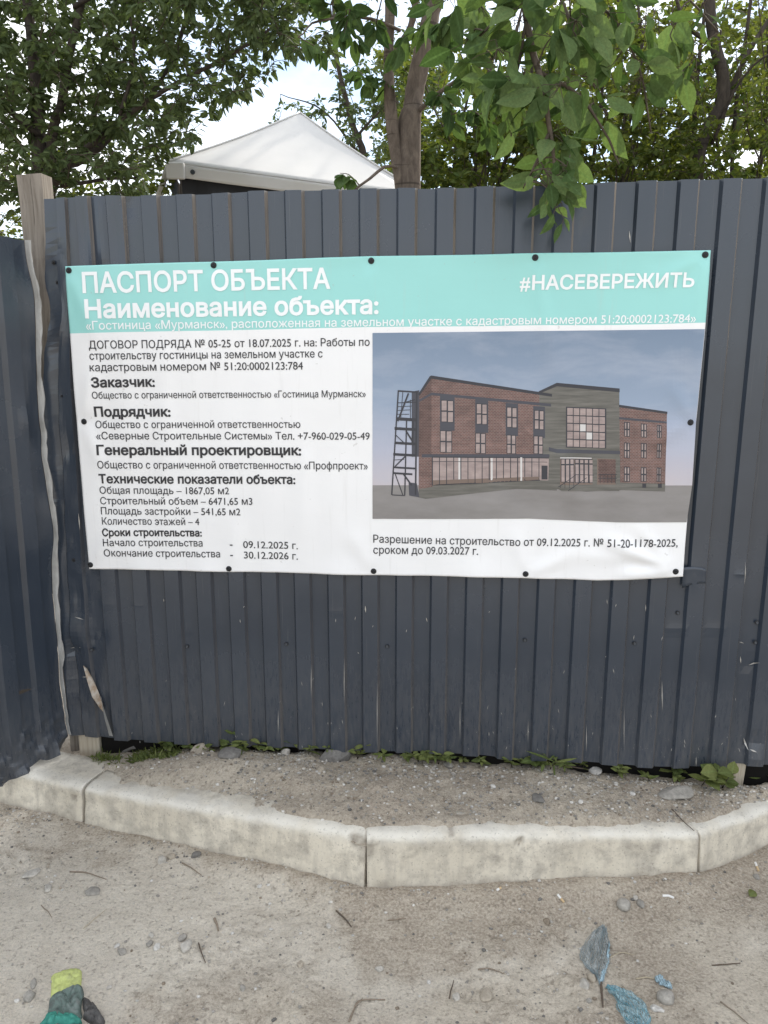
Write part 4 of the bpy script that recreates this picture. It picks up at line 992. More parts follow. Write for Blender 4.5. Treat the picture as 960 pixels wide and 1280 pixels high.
t.limb([(497, 40, 3.9), (450, 20, 3.8), (400, 28, 3.75), (372, 38, 3.7)], .008, .003, 12, 6, seed=26)
t.limb([(523, -10, 3.82), (560, -10, 3.6), (600, 10, 3.4)], .010, .005, 10, 6, seed=27)
BIGROWS = ((0, 0), (.10, .42), (.26, .88), (.44, 1.), (.62, .86), (.80, .50), (.92, .18), (1., 0))
t.twigs([P3(*p) for p in ((372, 38, 3.7), (405, 62, 3.7), (430, 40, 3.7), (452, 52, 3.72), (470, 30, 3.75), (440, 10, 3.7), (415, 5, 3.8), (490, 60, 3.6), (540, 40, 3.6), (560, 60, 3.6), (585, 95, 3.7), (600, 60, 3.6), (545, 120, 3.8), (565, 150, 3.8), (480, -20, 3.6), (520, -30, 3.6),
       (600, 140, 3.7), (560, 20, 3.5), (620, 20, 3.5), (640, 60, 3.6), (430, -30, 3.8), (380, -20, 3.8), (400, 262, 3.75), (425, 215, 3.8), (440, 235, 3.75), (445, 85, 3.8), (470, 100, 3.9), (640, 120, 3.6), (620, 170, 3.8))], .100, .52, 10, droop=.75, curl=.25, colr=(0, .45), rows=BIGROWS, fold=.18)
t.twigs(sample(26, (340, 720, -330, -60), (3.4, 4.4)), .105, .52, 8, droop=.6, rows=BIGROWS, fold=.18)
# bough
b0 = t.limb([(566, -130, 3.95), (600, -230, 3.4), (640, -150, 2.8), (655, -20, 2.58), (672, 90, 2.50), (688, 170, 2.46), (697, 225, 2.44)], .020, .004, 34, 10, wob=.006, seed=31)
for pts in (((655, -20, 2.58), (620, 20, 2.56), (585, 60, 2.55)), ((655, -40, 2.6), (720, -10, 2.6), (770, 30, 2.62), (800, 90, 2.62), (815, 165, 2.6)), ((672, 90, 2.5), (720, 120, 2.5), (755, 165, 2.5), (775, 205, 2.5)),
            ((650, -60, 2.62), (760, -60, 2.7), (850, -10, 2.75), (900, 40, 2.75)), ((660, 30, 2.54), (640, 110, 2.5), (640, 170, 2.5)), ((688, 170, 2.46), (665, 210, 2.44), (655, 235, 2.43)), ((700, -10, 2.6), (720, 60, 2.55), (745, 110, 2.52)), ((760, -60, 2.7), (690, -90, 2.75), (600, -60, 2.75), (560, 0, 2.75))):
    t.limb(pts, .006, .0025, 12, 6, wob=.006, thin=True)
BIG = [(585, 60, 72, 5), (600, 20, 60, 4), (622, 75, 62, 5), (650, 40, 60, 4), (655, 110, 70, 6), (645, 145, 64, 4), (612, 120, 55, 3), (690, 60, 62, 5), (700, 120, 66, 5), (720, 40, 60, 5), (735, 110, 64, 5), (745, 150, 60, 4), (760, 30, 58, 4),
       (780, 75, 62, 5), (800, 45, 60, 4), (800, 110, 62, 4), (690, 180, 62, 5), (700, 215, 60, 6), (680, 225, 56, 2), (694, 236, 56, 3), (708, 222, 50, 2), (692, 258, 46, 2), (702, 268, 42, 1), (684, 246, 46, 1), (845, 40, 56, 4), (870, 85, 56, 3), (840, 110, 54, 2), (560, 10, 64, 4), (665, 5, 62, 5), (770, -10, 60, 5), (630, -20, 60, 5), (880, 20, 54, 3), (710, 5, 60, 4)]
pos, dr, nm, ln = [], [], [], []
att = np.array(t.att); tipq = np.array([p for p in t.br.v])
for (px, py, sz, n_) in BIG:
    Yb = np.interp(px, [560, 640, 700, 760, 880], [2.68, 2.5, 2.44, 2.56, 2.74]) + rng.uniform(-.06, .06)
    node = P3(px, py - 14, Yb); i = int(np.argmin(np.linalg.norm(tipq - node, axis=1))); q = spath([tipq[i], (tipq[i] + node) / 2 + np.array([0, 0, .015]), node], 5); t.br.tube(q, np.linspace(.003, .0017, 5), 5, cap=False)
    for k in range(int(n_ * 2.1)):
        th_ = rng.uniform(0, 2 * math.pi); st_ = node + np.array([math.cos(th_) * .018 + rng.normal(0, .02), math.sin(th_) * .02, rng.uniform(-.05, .03)])
        d = np.array([math.cos(th_) * rng.uniform(.25, .85), math.sin(th_) * rng.uniform(.2, .6), -rng.uniform(-.1, 1.15)]); d /= np.linalg.norm(d)
        e = st_ + d * .022; t.br.tube([node, st_, e], [.0013, .0012, .0011], 4, cap=False)
        pos.append(e); dr.append(d); nm.append(np.array([rng.normal(0, .7), rng.normal(-.35, .7), rng.uniform(-.1, 1.)]) ); ln.append(sz / 960 * Yb * 1.04 * rng.uniform(.36, .78))
n = len(pos)
t.batches.append(leaf_arrays(np.array(pos), np.array(dr), np.array(nm), np.array(ln), rng.uniform(.44, .62, n), rng.uniform(0, 1, n), rows=BIGROWS, fold=.16, curl=rng.uniform(-.2, .6, n)))
t.done()

# shrubs and small trees on the right
def mright(px, py):
    return (.35 + .65 * float(sstep(60, 170, py))) * (.5 + .5 * float(sstep(-.4, .2, noise(px, py, 1 / 45., 19))))
for (name, label, base, Yr, stems, box, nt_, ln, colr) in (
    ('shrub', 'bushy shrub with small bright leaves right of the twin trunk', 620, (5.0, 6.2), ((600, 210), (640, 170), (570, 230), (660, 120)), (500, 720, 70, 330), 760, .056, (.0, .8)),
    ('shrub', 'bushy shrub behind the drooping bough with yellow leaves at its top', 770, (5.2, 6.6), ((750, 120), (800, 90), (720, 190), (770, 30)), (680, 870, -20, 330), 760, .056, (.1, .9)),
    ('shrub', 'tangled shrub with bare dark stems at the right end of the fence', 915, (4.9, 6.3), ((880, 60), (930, 40), (960, 100), (900, 180)), (830, 1130, 40, 330), 700, .054, (.0, .8))):
    Yc = sum(Yr) / 2; bp = on_z(base, basept(base, Yc)[1], 0)
    t = Tree(name, label, 'shrub', (bp.x, Yc, 0), 'shrubs behind the fence', leaf='leaf_bush')
    for i, (px, py) in enumerate(stems):
        t.limb([basept(base, Yc), (base + (px - base) * .5 + (i - 2) * 10, 300, Yc + .1 * i), (px, py, Yc - .2 + .15 * i), (px + rng.uniform(-30, 30), py - 140, Yc)], .022, .006, 16, 7, wob=.04, seed=50 + i + int(base))
    for i in range(9):
        px = rng.uniform(box[0] + 20, box[1] - 20); t.limb([(base + rng.uniform(-40, 40), 330, Yc), (px, rng.uniform(150, 220), Yc + rng.uniform(-.4, .4)), (px + rng.uniform(-60, 60), rng.uniform(-40, 80), Yc + rng.uniform(-.4, .4))], .009, .003, 12, 5, wob=.05, seed=90 + i + int(base), thin=True)
    t.twigs(sample(nt_, box, Yr, mright), ln, .5, 15, droop=.2, maxd=.6, colr=colr)
    if 'tangled' in label: t.twigs(sample(60, (820, 1000, -60, 180), (4.9, 6.)), .06, .5, 5, maxd=.9, bare=.85)
    t.done()
t = Tree('bare_tree', 'dark slender tree with few leaves at the upper right of the shrubs', 'tree', (2.2, 5.6, 0))
t.limb([basept(868, 5.4), (872, 240, 5.4), (905, 120, 5.4), (892, 40, 5.4), (886, -60, 5.4)], .05, .03, 18, 10, wob=.02, seed=71)
t.limb([(903, 130, 5.4), (940, 60, 5.4), (975, 0, 5.4), (1010, -90, 5.4)], .02, .008, 14, 7, seed=72); t.limb([(895, 60, 5.4), (850, 10, 5.3), (820, -60, 5.3)], .016, .006, 12, 6, seed=73); t.limb([(888, 180, 5.4), (935, 90, 5.2), (990, 60, 5.1)], .012, .004, 12, 6, seed=74)
t.twigs(sample(70, (790, 1010, -140, 170), (5.0, 5.9)), .06, .5, 6, maxd=.9, bare=.5); t.done()
for i, (px0, px1, pt, Yc, lab, n_) in enumerate(((470, 720, 40, 12.5, 'distant sunlit tree glimpsed between the twin trunk and the bough', 620), (700, 1000, -20, 13.5, 'tall distant sunlit tree glimpsed through the right hand shrubs', 760), (920, 1240, 10, 12.0, 'distant sunlit tree beyond the fence end', 420))):
    bx_ = (px0 + px1) / 2; bp = on_y(*basept(bx_, Yc))
    t = Tree('distant_tree', lab, 'tree', (bp.x, Yc, 0), 'distant trees', leaf='leaf_bush')
    t.limb([basept(bx_, Yc), (bx_, 260, Yc), (bx_ + 20, 120, Yc), (bx_, 0, Yc)], .13, .04, 14, 9, seed=200 + i)
    for k in range(5): t.limb([(bx_, 250 - 25 * k, Yc), (bx_ + (k - 2) * 35, 180 - 25 * k, Yc + .3 * (k - 2)), (bx_ + (k - 2) * 60, 90 - 30 * k, Yc + .5 * (k - 2))], .05, .015, 10, 7, seed=210 + k)
    t.twigs(sample(n_, (px0, px1, pt, 330), (Yc - 1.2, Yc + 1.2), lambda a, b: .3 + .7 * float(sstep(-.2, .3, noise(a, b, 1 / 40., 29)))), .13, .5, 12, maxd=1.6, colr=(.4, 1.)); t.done()

# ------------------------------------------------------------------ white tent behind the fence
def cloth_mat(name, c, rough=.55):
    m = mat(name, c, rough, 0, .3); g = N(m); g.l(g.mix(1., c, g.ramp(g.noise(g.coord(), 2.5, 5, .6), [(.35, .95), (.7, 1.0)]), 'MULTIPLY'), g.b.inputs['Base Color'])
    g.l(g.bump(g.noise(g.coord(), 5, 3, .5), .06, .03), g.b.inputs['Normal'])
    tr = g.n('ShaderNodeBsdfTranslucent'); tr.inputs['Color'].default_value = (*[q * .8 for q in c], 1); ms = g.n('ShaderNodeMixShader'); ms.inputs[0].default_value = .04
    g.l(g.b.outputs[0], ms.inputs[1]); g.l(tr.outputs[0], ms.inputs[2]); g.l(ms.outputs[0], g.out.inputs['Surface']); return m
M['tent'] = cloth_mat('white tent cloth', (.60, .59, .57)); M['tent_wall'] = mat('black tent wall', (.012, .013, .018), .6)
A_ = P3(209, 202, 6.5); B_ = P3(534, 246, 6.7); AP = P3(375, 141, 7.75); A2 = A_ + np.array([-.30, 2.35, .0]); B2 = B_ + np.array([-.05, 2.35, .1])
tent = empty('tent', Vector(((A_ + B2) / 2 * np.array([1, 1, 0])).tolist())); tag(tent, 'white peaked canopy tent with a black side wall behind the fence', 'tent')
mb = MB()
def panel(a, b, c, n=14):
    G = np.zeros((n + 1, n + 1, 3))
    for i in range(n + 1):
        for j in range(n + 1):
            u = j / n; v = i / n; p = (a * (1 - u) + b * u) * (1 - v) + c * v; sag = .055 * math.sin(math.pi * v) * (1 - .0 * u) * (.35 + .65 * math.sin(math.pi * u)); p = p - np.array([0, 0, sag]); G[i, j] = p
    mb.grid(G)
for a, b in ((A_, B_), (B_, B2), (B2, A2), (A2, A_)): panel(a, b, AP)
for a in (A_, B_, B2, A2): mb.tube([a + (AP - a) * v - np.array([0, 0, .055 * .35 * math.sin(math.pi * v) - .003]) for v in np.linspace(0, 1, 16)], .009, 6)
o = mb.build('roof', M['tent'], tent, smooth=True); sm = o.modifiers.new('t', 'SOLIDIFY'); sm.thickness = .004
for a, b in ((A_, B_), (B_, B2), (B2, A2), (A2, A_)):
    mb = MB(); out = np.cross(b - a, [0, 0, 1.]); out /= np.linalg.norm(out); n_ = 40; G = np.zeros((6, n_ + 1, 3))
    for j in range(n_ + 1):
        s = j / n_
        for i in range(6): v = i / 5; G[i, j] = a + (b - a) * s + out * (.006 + .012 * v * math.sin(s * 21) * (1 - abs(2 * s - 1)) ) - np.array([0, 0, (.008 + .100 * v) * 1.0])
    mb.grid(G); o = mb.build('valance', M['tent'], tent, smooth=True); sm = o.modifiers.new('t', 'SOLIDIFY'); sm.thickness = .004
for p in (A_, B_, A2, B2):
    mb = MB(); cn_ = (A_ + B2) / 2; inn = (cn_ - p) * np.array([1, 1, 0]); inn /= np.linalg.norm(inn); c = p + inn * .06
    mb.box((c[0], c[1], (p[2] - .01) / 2), (.022, 0, 0), (0, .022, 0), (0, 0, (p[2] - .01) / 2)); mb.build('leg', M['screw_grey'], tent)
mb = MB(); n_ = 30; G = np.zeros((4, n_ + 1, 3)); a, b = A_ + np.array([.09, .07, 0]), B_ + np.array([-.08, .06, 0])
for j in range(n_ + 1):
    s = j / n_; q = a + (b - a) * s
    for i, z in enumerate((q[2] - .03, 2.2, 1.2, .05)): G[i, j] = (q[0], q[1] + .03 * math.sin(s * 40) * (i > 0), z)
mb.grid(G); mb.build('side_wall', M['tent_wall'], tent, smooth=True)
mb = MB(); G = np.zeros((4, 13, 3))
for j in range(13):
    q = A_ + (A2 - A_) * (j / 12) + np.array([.07, .08, 0])
    for i, z in enumerate((q[2] - .02, 2.2, 1.2, .05)): G[i, j] = (q[0] + .02 * math.sin(j * 1.9) * (i > 0), q[1], z)
mb.grid(G); mb.build('side_wall', M['tent_wall'], tent, smooth=True)
mb = MB(); G = np.zeros((8, 4, 3))                                   # white curtain pulled out at the near corner
for i in range(8):
    for j in range(4):
        v = i / 7; G[i, j] = A_ + np.array([-.01 - .17 * v - .01 * j * 0, .01, -.03 - .42 * v]) + np.array([.045, .03, .0]) * (j / 3 - .2) * (1 + .2 * math.sin(i * 2.))
mb.grid(G); o = mb.build('corner_flap', M['tent'], tent, smooth=True); sm = o.modifiers.new('t', 'SOLIDIFY'); sm.thickness = .004
mb = MB(); c = A_ + (B_ - A_) * .095 - np.array([0, .012, .055]); mb.tube([c + np.array([0, .01, 0]), c - np.array([0, .012, 0])], [.020, .018], 10); mb.build('button', M['screw_grey'], tent)
mb = MB(); mb.box(A_ + np.array([.065, -.012, -.072]), (.072, .003, 0), (0, .02, 0), (0, 0, .062)); o = mb.build('corner_cap', M['tent'], tent); b_ = o.modifiers.new('b', 'BEVEL'); b_.width = .012; b_.segments = 3

# ------------------------------------------------------------------ stones, gravel
M['stone'] = mat('stone', (.3, .28, .25), .9, 0, .2); g = N(M['stone']); oi_ = g.n('ShaderNodeVertexColor'); oi_.layer_name = 'Col'
vs_ = g.coord(); c = g.mix(1., oi_.outputs['Color'], g.ramp(g.noise(vs_, 70, 6, .7), [(.3, .62), (.7, 1.15)]), 'MULTIPLY'); g.l(c, g.b.inputs['Base Color']); g.l(g.bump(g.noise(vs_, 130, 6, .7), .5, .003), g.b.inputs['Normal'])
TONE = {'grey': (.32, .30, .265), 'pale': (.46, .43, .38), 'dark': (.185, .175, .16), 'white': (.60, .575, .53), 'tan': (.40, .35, .28), 'brown': (.25, .205, .155)}
def surf(px, py):
    """where the pixel ray meets the soil bed or the road"""
    p = on_z(px, py, 0.)
    x, y, k = ray(px, py); t = .9 * H / -k
    for _ in range(400):
        t += .004; X_, Y_, Z_ = x * t, y * t, H + k * t
        h = float(bed_h(np.array(X_), np.array(Y_))) if Y_ > kerb_y(X_) + .06 else (kerb_z(X_) if Y_ > kerb_y(X_) else float(road_h(np.array(X_), np.array(Y_))))
        if Z_ <= h: return Vector((X_, Y_, h))
    return p
def rock_verts(r, seed, sub=2, asp=(1, .8, .6), angular=.5):
    bm = bmesh.new(); bmesh.ops.create_icosphere(bm, subdivisions=sub, radius=1.)
    R = np.random.default_rng(seed); V = np.array([v.co[:] for v in bm.verts]); F = [tuple(v.index for v in f.verts) for f in bm.faces]; bm.free()
    for k in range(7):                        # facets: flatten against random planes
        n_ = nrmz(R.normal(0, 1, 3)); d = R.uniform(.55, .9); q = V @ n_; V = V - np.outer(np.maximum(0, q - d) * angular * 1.6, n_)
    V = V * (1 + .10 * noise(V[:, 0] + seed, V[:, 1], 2.2, seed, V[:, 2]))[:, None]
    V = V * np.array(asp) * r; a = R.uniform(0, 6.28); c, s_ = math.cos(a), math.sin(a)
    return V @ np.array([[c, s_, 0], [-s_, c, 0], [0, 0, 1]]), F
def stone(px, py, size, tone, label, asp=(1, .75, .6), ang=.5, sub=2, sink=.36, name='stone'):
    p = surf(px, py + size * .2); r = size * .5 / 960 * (p - Vector((0, 0, H))).length; sd_ = int(px * 7 + py * 13)
    V, F = rock_verts(r, sd_, sub + (size > 14), asp, ang); mb = MB(); mb.add(V + np.array([p.x, p.y, p.z + r * asp[2] * (1 - 2 * sink)]), F)
    c = np.array([*TONE[tone], 1.]) ; C = np.repeat(c[None], len(V), 0); C[:, :3] *= np.random.default_rng(sd_).uniform(.9, 1.1)
    o = mb.build(name, M['stone'], smooth=ang < .4, cols=C); ground_origin(o); tag(o, label, 'stone', 'stones on the ground'); return o
for a in (
 (60, 1109, 12, 'pale', 'small pale stone alone on the left, left of a bigger flat stone'), (116, 1113, 17, 'grey', 'flat grey stone on the left, below a curved dry twig', (1, .8, .45)), (202, 1075, 12, 'pale', 'pale stone of a touching pair below the sloping kerb', (1, .9, .75)),
 (214, 1070, 11, 'tan', 'tan stone of a touching pair below the sloping kerb'), (245, 1068, 13, 'dark', 'dark angular stone close under the sloping kerb'), (189, 1169, 9, 'pale', 'small stone at the top of the pebble cluster above the glove'),
 (187, 1178, 10, 'grey', 'grey middle stone of the pebble cluster above the glove'), (196, 1183, 10, 'white', 'whitish lowest stone of the pebble cluster above the glove'), (228, 1171, 12, 'grey', 'upper stone of the two right of the pebble cluster'),
 (232, 1180, 18, 'pale', 'long flat pale stone, lower of the two right of the pebble cluster', (1.1, .7, .5)), (147, 1182, 7, 'white', 'tiny pale stone above a rounder grey one, left of the pebble cluster'), (152, 1189, 12, 'grey', 'round grey stone left of the pebble cluster'),
 (325, 1108, 7, 'white', 'white pebble near the foot of the kerb, left of the middle joint'), (411, 1157, 9, 'pale', 'small pale stone below the middle kerb joint beside a dark twig'), (375, 1205, 11, 'tan', 'lone tan stone in the middle of the dirt'),
 (303, 1234, 9, 'grey', 'small upright grey stone right of the glove'), (474, 1210, 10, 'pale', 'half buried pale stone left of the pale dry track'), (40, 1090, 16, 'pale', 'flat pale chip at the far left under the first kerb', (1.2, .7, .35)),
 (21, 1251, 6, 'white', 'tiny white pebble left of the glove'), (37, 1244, 14, 'grey', 'round grey stone left of the glove', (1, .8, .7)), (42, 1228, 12, 'grey', 'thin slanted grey stone up left of the glove', (1.2, .5, .5)), (137, 1235, 7, 'pale', 'tiny pale stone right of the glove cuff'),
 (779, 1130, 17, 'grey', 'smooth rounded grey stone, biggest of three under the right kerb', (1, .9, .75), .15), (801, 1129, 11, 'grey', 'smaller oval stone beside the rounded grey one', (.8, 1.1, .7), .2), (794, 1122, 8, 'pale', 'smallest pale stone of the three under the right kerb'),
 (683, 1152, 11, 'brown', 'brown clod of dirt left of the upper torn blue film'), (730, 1230, 14, 'pale', 'larger pale stone at the foot of the upper blue film', (1, .9, .75)), (740, 1222, 12, 'tan', 'tan stone touching the larger pale one at the blue film'),
 (832, 1245, 20, 'grey', 'big grey stone below the blue scrap', (1, .85, .75), .35), (821, 1261, 14, 'white', 'whitish squared chip beside the big grey stone', (1, .7, .6), .9), (570, 1246, 11, 'pale', 'pale stone at the end of an upright twig', (.8, 1, .7)), (536, 1227, 6, 'white', 'tiny white pebble on the pale dry track'),
 (607, 1242, 18, 'tan', 'flat dirt coated stone between the twigs', (1.1, .8, .4)), (736, 1251, 8, 'grey', 'small grey stone left of the dark upright stick'), (945, 1095, 9, 'grey', 'small grey stone at the far right above the fallen leaf'),
 (422, 940, 42, 'dark', 'large dark grey rock at the foot of the fence', (1.1, .7, .55)), (357, 941, 15, 'pale', 'pale rock at the fence foot left of the large dark rock', (.9, .8, .9)), (250, 939, 24, 'tan', 'tan rock just right of the grass tuft', (1.1, .8, .55)), (165, 926, 34, 'dark', 'dark lump of rock inside the grass tuft', (1.2, .7, .6)),
 (289, 953, 32, 'dark', 'dark grey slab sunk in the soil right of the tan rock', (1, .9, .35)), (743, 961, 19, 'white', 'white rock at the fence foot, on top of the gravel mound', (1.1, .8, .65)), (672, 1006, 20, 'dark', 'blue grey stone sunk in the middle of the gravel mound', (1, .8, .35)), (845, 986, 36, 'grey', 'broad grey stone sunk at the right end of the gravel mound', (1.2, .8, .35)),
 (401, 976, 13, 'tan', 'tan stone on the gravel mound below the large dark rock'), (725, 1015, 8, 'white', 'white pebble on the front of the gravel mound'), (616, 992, 8, 'white', 'white pebble high on the middle of the gravel mound'), (790, 995, 8, 'white', 'white pebble on the gravel mound left of the broad grey stone'), (560, 955, 14, 'grey', 'grey stone on the soil right of the yellow green rosette')): stone(*a)
def gravel(name, n, region, rr, label, parent=None):
    bm = bmesh.new(); bmesh.ops.create_icosphere(bm, subdivisions=1, radius=1.); V0 = np.array([v.co[:] for v in bm.verts]); F0 = [tuple(v.index for v in f.verts) for f in bm.faces]; bm.free()
    R = np.random.default_rng(5); Vs, Fs, Cs = [], [], []; k = 0
    xs, ys, zs = region(R, n)
    for x, y, z in zip(xs, ys, zs):
        r = rr[0] + (rr[1] - rr[0]) * R.random() ** 3.2; V = V0 * (1 + R.uniform(-.25, .25, (len(V0), 1))) * r * np.array([R.uniform(.8, 1.3), R.uniform(.7, 1.1), R.uniform(.5, .9)]) + (x, y, z + r * .25)
        Vs.append(V); Fs += [tuple(i + k for i in f) for f in F0]; k += len(V0)
        t_ = list(TONE.values())[R.choice(6, p=(.28, .24, .12, .16, .12, .08))]; Cs.append(np.tile(np.array([*(np.array(t_) * R.uniform(.75, 1.1)), 1]), (len(V0), 1)))
    mb = MB(); mb.v = np.concatenate(Vs).tolist(); mb.f = Fs; mb.m = [0] * len(Fs)
    o = mb.build(name, M['stone'], cols=np.concatenate(Cs)); tag(o, label, 'gravel', kind='stuff')
def reg_bed(R, n):
    x = R.uniform(-1.15, 1.55, n); s = R.random(n) ** .85; y = kerb_y(x) + .055 + s * (fence_y(x) + .02 - kerb_y(x) - .055); keep = R.random(n) < .35 + .65 * sstep(-.75, -.3, x); x, y = x[keep], y[keep]; return x, y, bed_h(x, y)
def reg_road(R, n):
    x = R.uniform(-1.5, 1.6, n); d = np.where(R.random(n) < .45, R.exponential(.07, n), R.uniform(0, .75, n)); y = kerb_y(x) - d - .005; keep = (y > 1.4) & (R.random(n) < .25 + .75 * sstep(-.1, .3, fbm(x, y, 2.2, 9))); x, y = x[keep], y[keep]; return x, y, road_h(x, y)
gravel('gravel', 7500, reg_bed, (.0012, .0072), 'gravel and pebbles mixed into the soil mound')
gravel('gravel', 7000, reg_road, (.0009, .0060), 'grit and crumbs of soil on the dirt ground below the kerb')

# ------------------------------------------------------------------ twigs, cigarette ends
M['dry_twig'] = mat('dry twig', (.23, .185, .14), .9, 0, .2); M['dry_dark'] = mat('dark twig', (.11, .085, .065), .9, 0, .2); M['straw'] = mat('pale straw', (.42, .36, .26), .8, 0, .2)
def twig(pts, r, m, label, lift=.004):
    W3 = [np.array(surf(*p)) + np.array([0, 0, r * .7 + (lift * math.sin(i * 2.3) ** 2 if 0 < i < len(pts) - 1 else 0)]) for i, p in enumerate(pts)]
    q = spath(W3, 12, .0012, int(pts[0][0])); mb = MB(); mb.tube(q, np.linspace(r, r * .55, 12), 6)
    if 'forked' in label:
        k = q[5]; mb.tube([k, k + np.array([.012, .010, .004]), k + np.array([.02, .022, .004])], [r * .6, r * .5, r * .3], 5)
    o = mb.build('twig', M[m], smooth=True); ground_origin(o); tag(o, label, 'twig', 'twigs on the dirt')
for a in (
 ([(228, 1080), (240, 1087), (252, 1095)], .0022, 'dry_twig', 'short slanting twig below the sloping kerb'), ([(105, 1162), (120, 1149), (134, 1137)], .0014, 'straw', 'straight pale straw on the left of the dirt'), ([(87, 1091), (110, 1093), (133, 1100)], .0022, 'dry_twig', 'curved brown twig under the first kerb joint'),
 ([(248, 1180), (252, 1192), (257, 1205)], .0024, 'dry_dark', 'short dark twig right of the pebble cluster'), ([(420, 1140), (430, 1149), (439, 1160)], .0030, 'dry_dark', 'dark stubby twig below the middle kerb joint'), ([(436, 1279), (442, 1264), (450, 1253), (482, 1252)], .0028, 'dry_twig', 'forked bent twig at the bottom edge'),
 ([(597, 1214), (612, 1213), (630, 1219)], .0022, 'dry_twig', 'thin bowed twig left of the flat dirt coated stone'), ([(562, 1250), (564, 1238), (567, 1227)], .0020, 'dry_dark', 'short upright twig ending at a pale stone'), ([(750, 1222), (752, 1240), (754, 1262)], .0042, 'dry_dark', 'thick dark stick under the upper blue film'),
 ([(795, 1225), (806, 1223), (817, 1225)], .0022, 'straw', 'short pale straw left of the blue scrap'), ([(485, 1152), (497, 1151), (508, 1149)], .0020, 'dry_twig', 'thin level twig in the middle below the kerb'), ([(900, 1254), (918, 1267), (936, 1281)], .0020, 'dry_twig', 'long thin twig at the lower right corner'),
 ([(268, 1150), (271, 1157), (273, 1165)], .0046, 'dry_twig', 'stubby piece of stick right of the twin pebbles'), ([(762, 1199), (775, 1192), (792, 1195)], .0016, 'straw', 'bent straw right of the upper blue film'), ([(840, 1012), (852, 1026), (868, 1040)], .0022, 'dry_dark', 'dark twig lying across the right end of the gravel mound'), ([(700, 958), (760, 966), (840, 968)], .0035, 'dry_twig', 'long dry stalk lying along the fence foot'),
 ([(890, 1207), (910, 1207), (925, 1205)], .0020, 'dry_dark', 'level dark twig on the right of the dirt'), ([(52, 1132), (58, 1139), (65, 1148)], .0016, 'dry_twig', 'thin short twig on the far left of the dirt')): twig(*a)
M['paper'] = mat('cigarette paper', (.70, .69, .66), .8); M['filter'] = mat('cigarette filter', (.52, .38, .22), .85)
for (x0, y0, x1, y1, lab, bent) in ((697, 1120, 705, 1130, 'straight cigarette end below the middle of the right kerb', 0), (828, 1122, 842, 1125, 'bent white cigarette end right of the rounded grey stone', 1), (944, 1080, 948, 1090, 'upright lying cigarette end at the right kerb', 0), (621, 1115, 626, 1112, 'tiny crushed cigarette end close under the kerb', 0)):
    a, b = np.array(surf(x0, y0)), np.array(surf(x1, y1)); a[2] += .0042; b[2] += .0042; m_ = (a + b) / 2 + (np.array([.002, .004, .001]) if bent else 0)
    r_ = empty('cigarette_end', Vector(((a + b) / 2 - np.array([0, 0, .0042])).tolist())); tag(r_, lab, 'cigarette', 'cigarette ends')
    mb = MB(); mb.tube([a, a + (m_ - a) * .5, m_], [.0036, .0038, .0037], 9); mb.build('paper_tube', M['paper'], r_, smooth=False); mb = MB(); mb.tube([m_ + (b - m_) * .02, m_ + (b - m_) * .5, b], [.0038, .0037, .0036], 9); mb.build('filter', M['filter'] if bent == 0 and x0 != 943 else M['paper'], r_)

# ------------------------------------------------------------------ weeds
def weed(px, py, n_, size, hgt, label, ratio=.5, kind='upright', colr=(0, 1), name='weed', mat_='leaf_weed', seed=0, cat='weed'):
    p = np.array(surf(px, py)); R = np.random.default_rng(seed + int(px * 3)); root = empty(name, Vector(p.tolist())); tag(root, label, cat, 'weeds along the fence'); st = MB(); pos, dr, nm = [], [], []
    hgt *= 1.8; n_ = int(n_ * 1.4); ns_ = max(1, n_ // 5) if kind != 'rosette' else 1
    for k in range(ns_):
        a = R.uniform(0, 6.28); top = p + np.array([math.cos(a) * hgt * .5, -abs(math.sin(a)) * hgt * .4 - .01, hgt * R.uniform(.6, 1.)]); q = spath([p, (p + top) / 2 + np.array([0, 0, hgt * .15]), top], 8)
        st.tube(q, np.linspace(.0018, .0009, 8), 5)
        for j in range(n_ // ns_):
            i = 2 + int(5.99 * j / max(1, n_ // ns_)) if kind != 'rosette' else 6; th_ = j * 2.4 + R.uniform(-.3, .3); d = np.array([math.cos(th_), math.sin(th_), R.uniform(-.1, .6)])
            pos.append(q[min(i, 7)]); dr.append(d); nm.append(np.array([0, -.3, 1.]) + R.normal(0, .25, 3))
    st.build('stem', M['leaf_weed'] if False else M['twig'], root, smooth=True); n2 = len(pos)
    leaf_object('leaves', [leaf_arrays(np.array(pos), np.array(dr), np.array(nm), 1.9 * size * R.uniform(.65, 1.15, n2), ratio * R.uniform(.85, 1.15, n2), R.uniform(*colr, n2), rows=BIGROWS, fold=.15, curl=R.uniform(0, .4, n2))], M[mat_], root)
for a in (
 (216, 938, 14, .028, .045, 'small leafy weed at the right end of the grass tuft'), (283, 938, 9, .026, .035, 'low weed between the tan rock and the fence'), (306, 940, 14, .026, .055, 'bright sprouting weed left of the pale rock'), (343, 938, 10, .030, .04, 'weed with lobed leaves just left of the pale rock', .6),
 (375, 941, 8, .022, .04, 'thin weed between the pale rock and the large dark rock', .35), (398, 938, 8, .034, .03, 'weed with upright green leaves left of the large dark rock', .55), (536, 952, 11, .026, .02, 'yellow green rosette weed at the middle of the fence foot', .45, 'rosette', (.6, 1)), (555, 955, 6, .02, .02, 'tiny weed just right of the yellow green rosette', .5, 'rosette'),
 (664, 958, 8, .036, .03, 'low green weed under the fence right of the dead leaf', .5), (688, 962, 10, .05, .04, 'grassy weed with long thin blades left of the white rock', .10), (835, 968, 6, .034, .03, 'weed with reddish green leaves at the right fence foot', .6), (877, 982, 5, .032, .045, 'broad leafed weed left of the wooden stake', .8, 'upright', (.4, 1)), (903, 985, 8, .036, .05, 'larger broad leafed weed touching the wooden stake', .75), (952, 975, 8, .04, .04, 'weed at the far right fence foot beyond the stake', .7)):
    weed(*a)
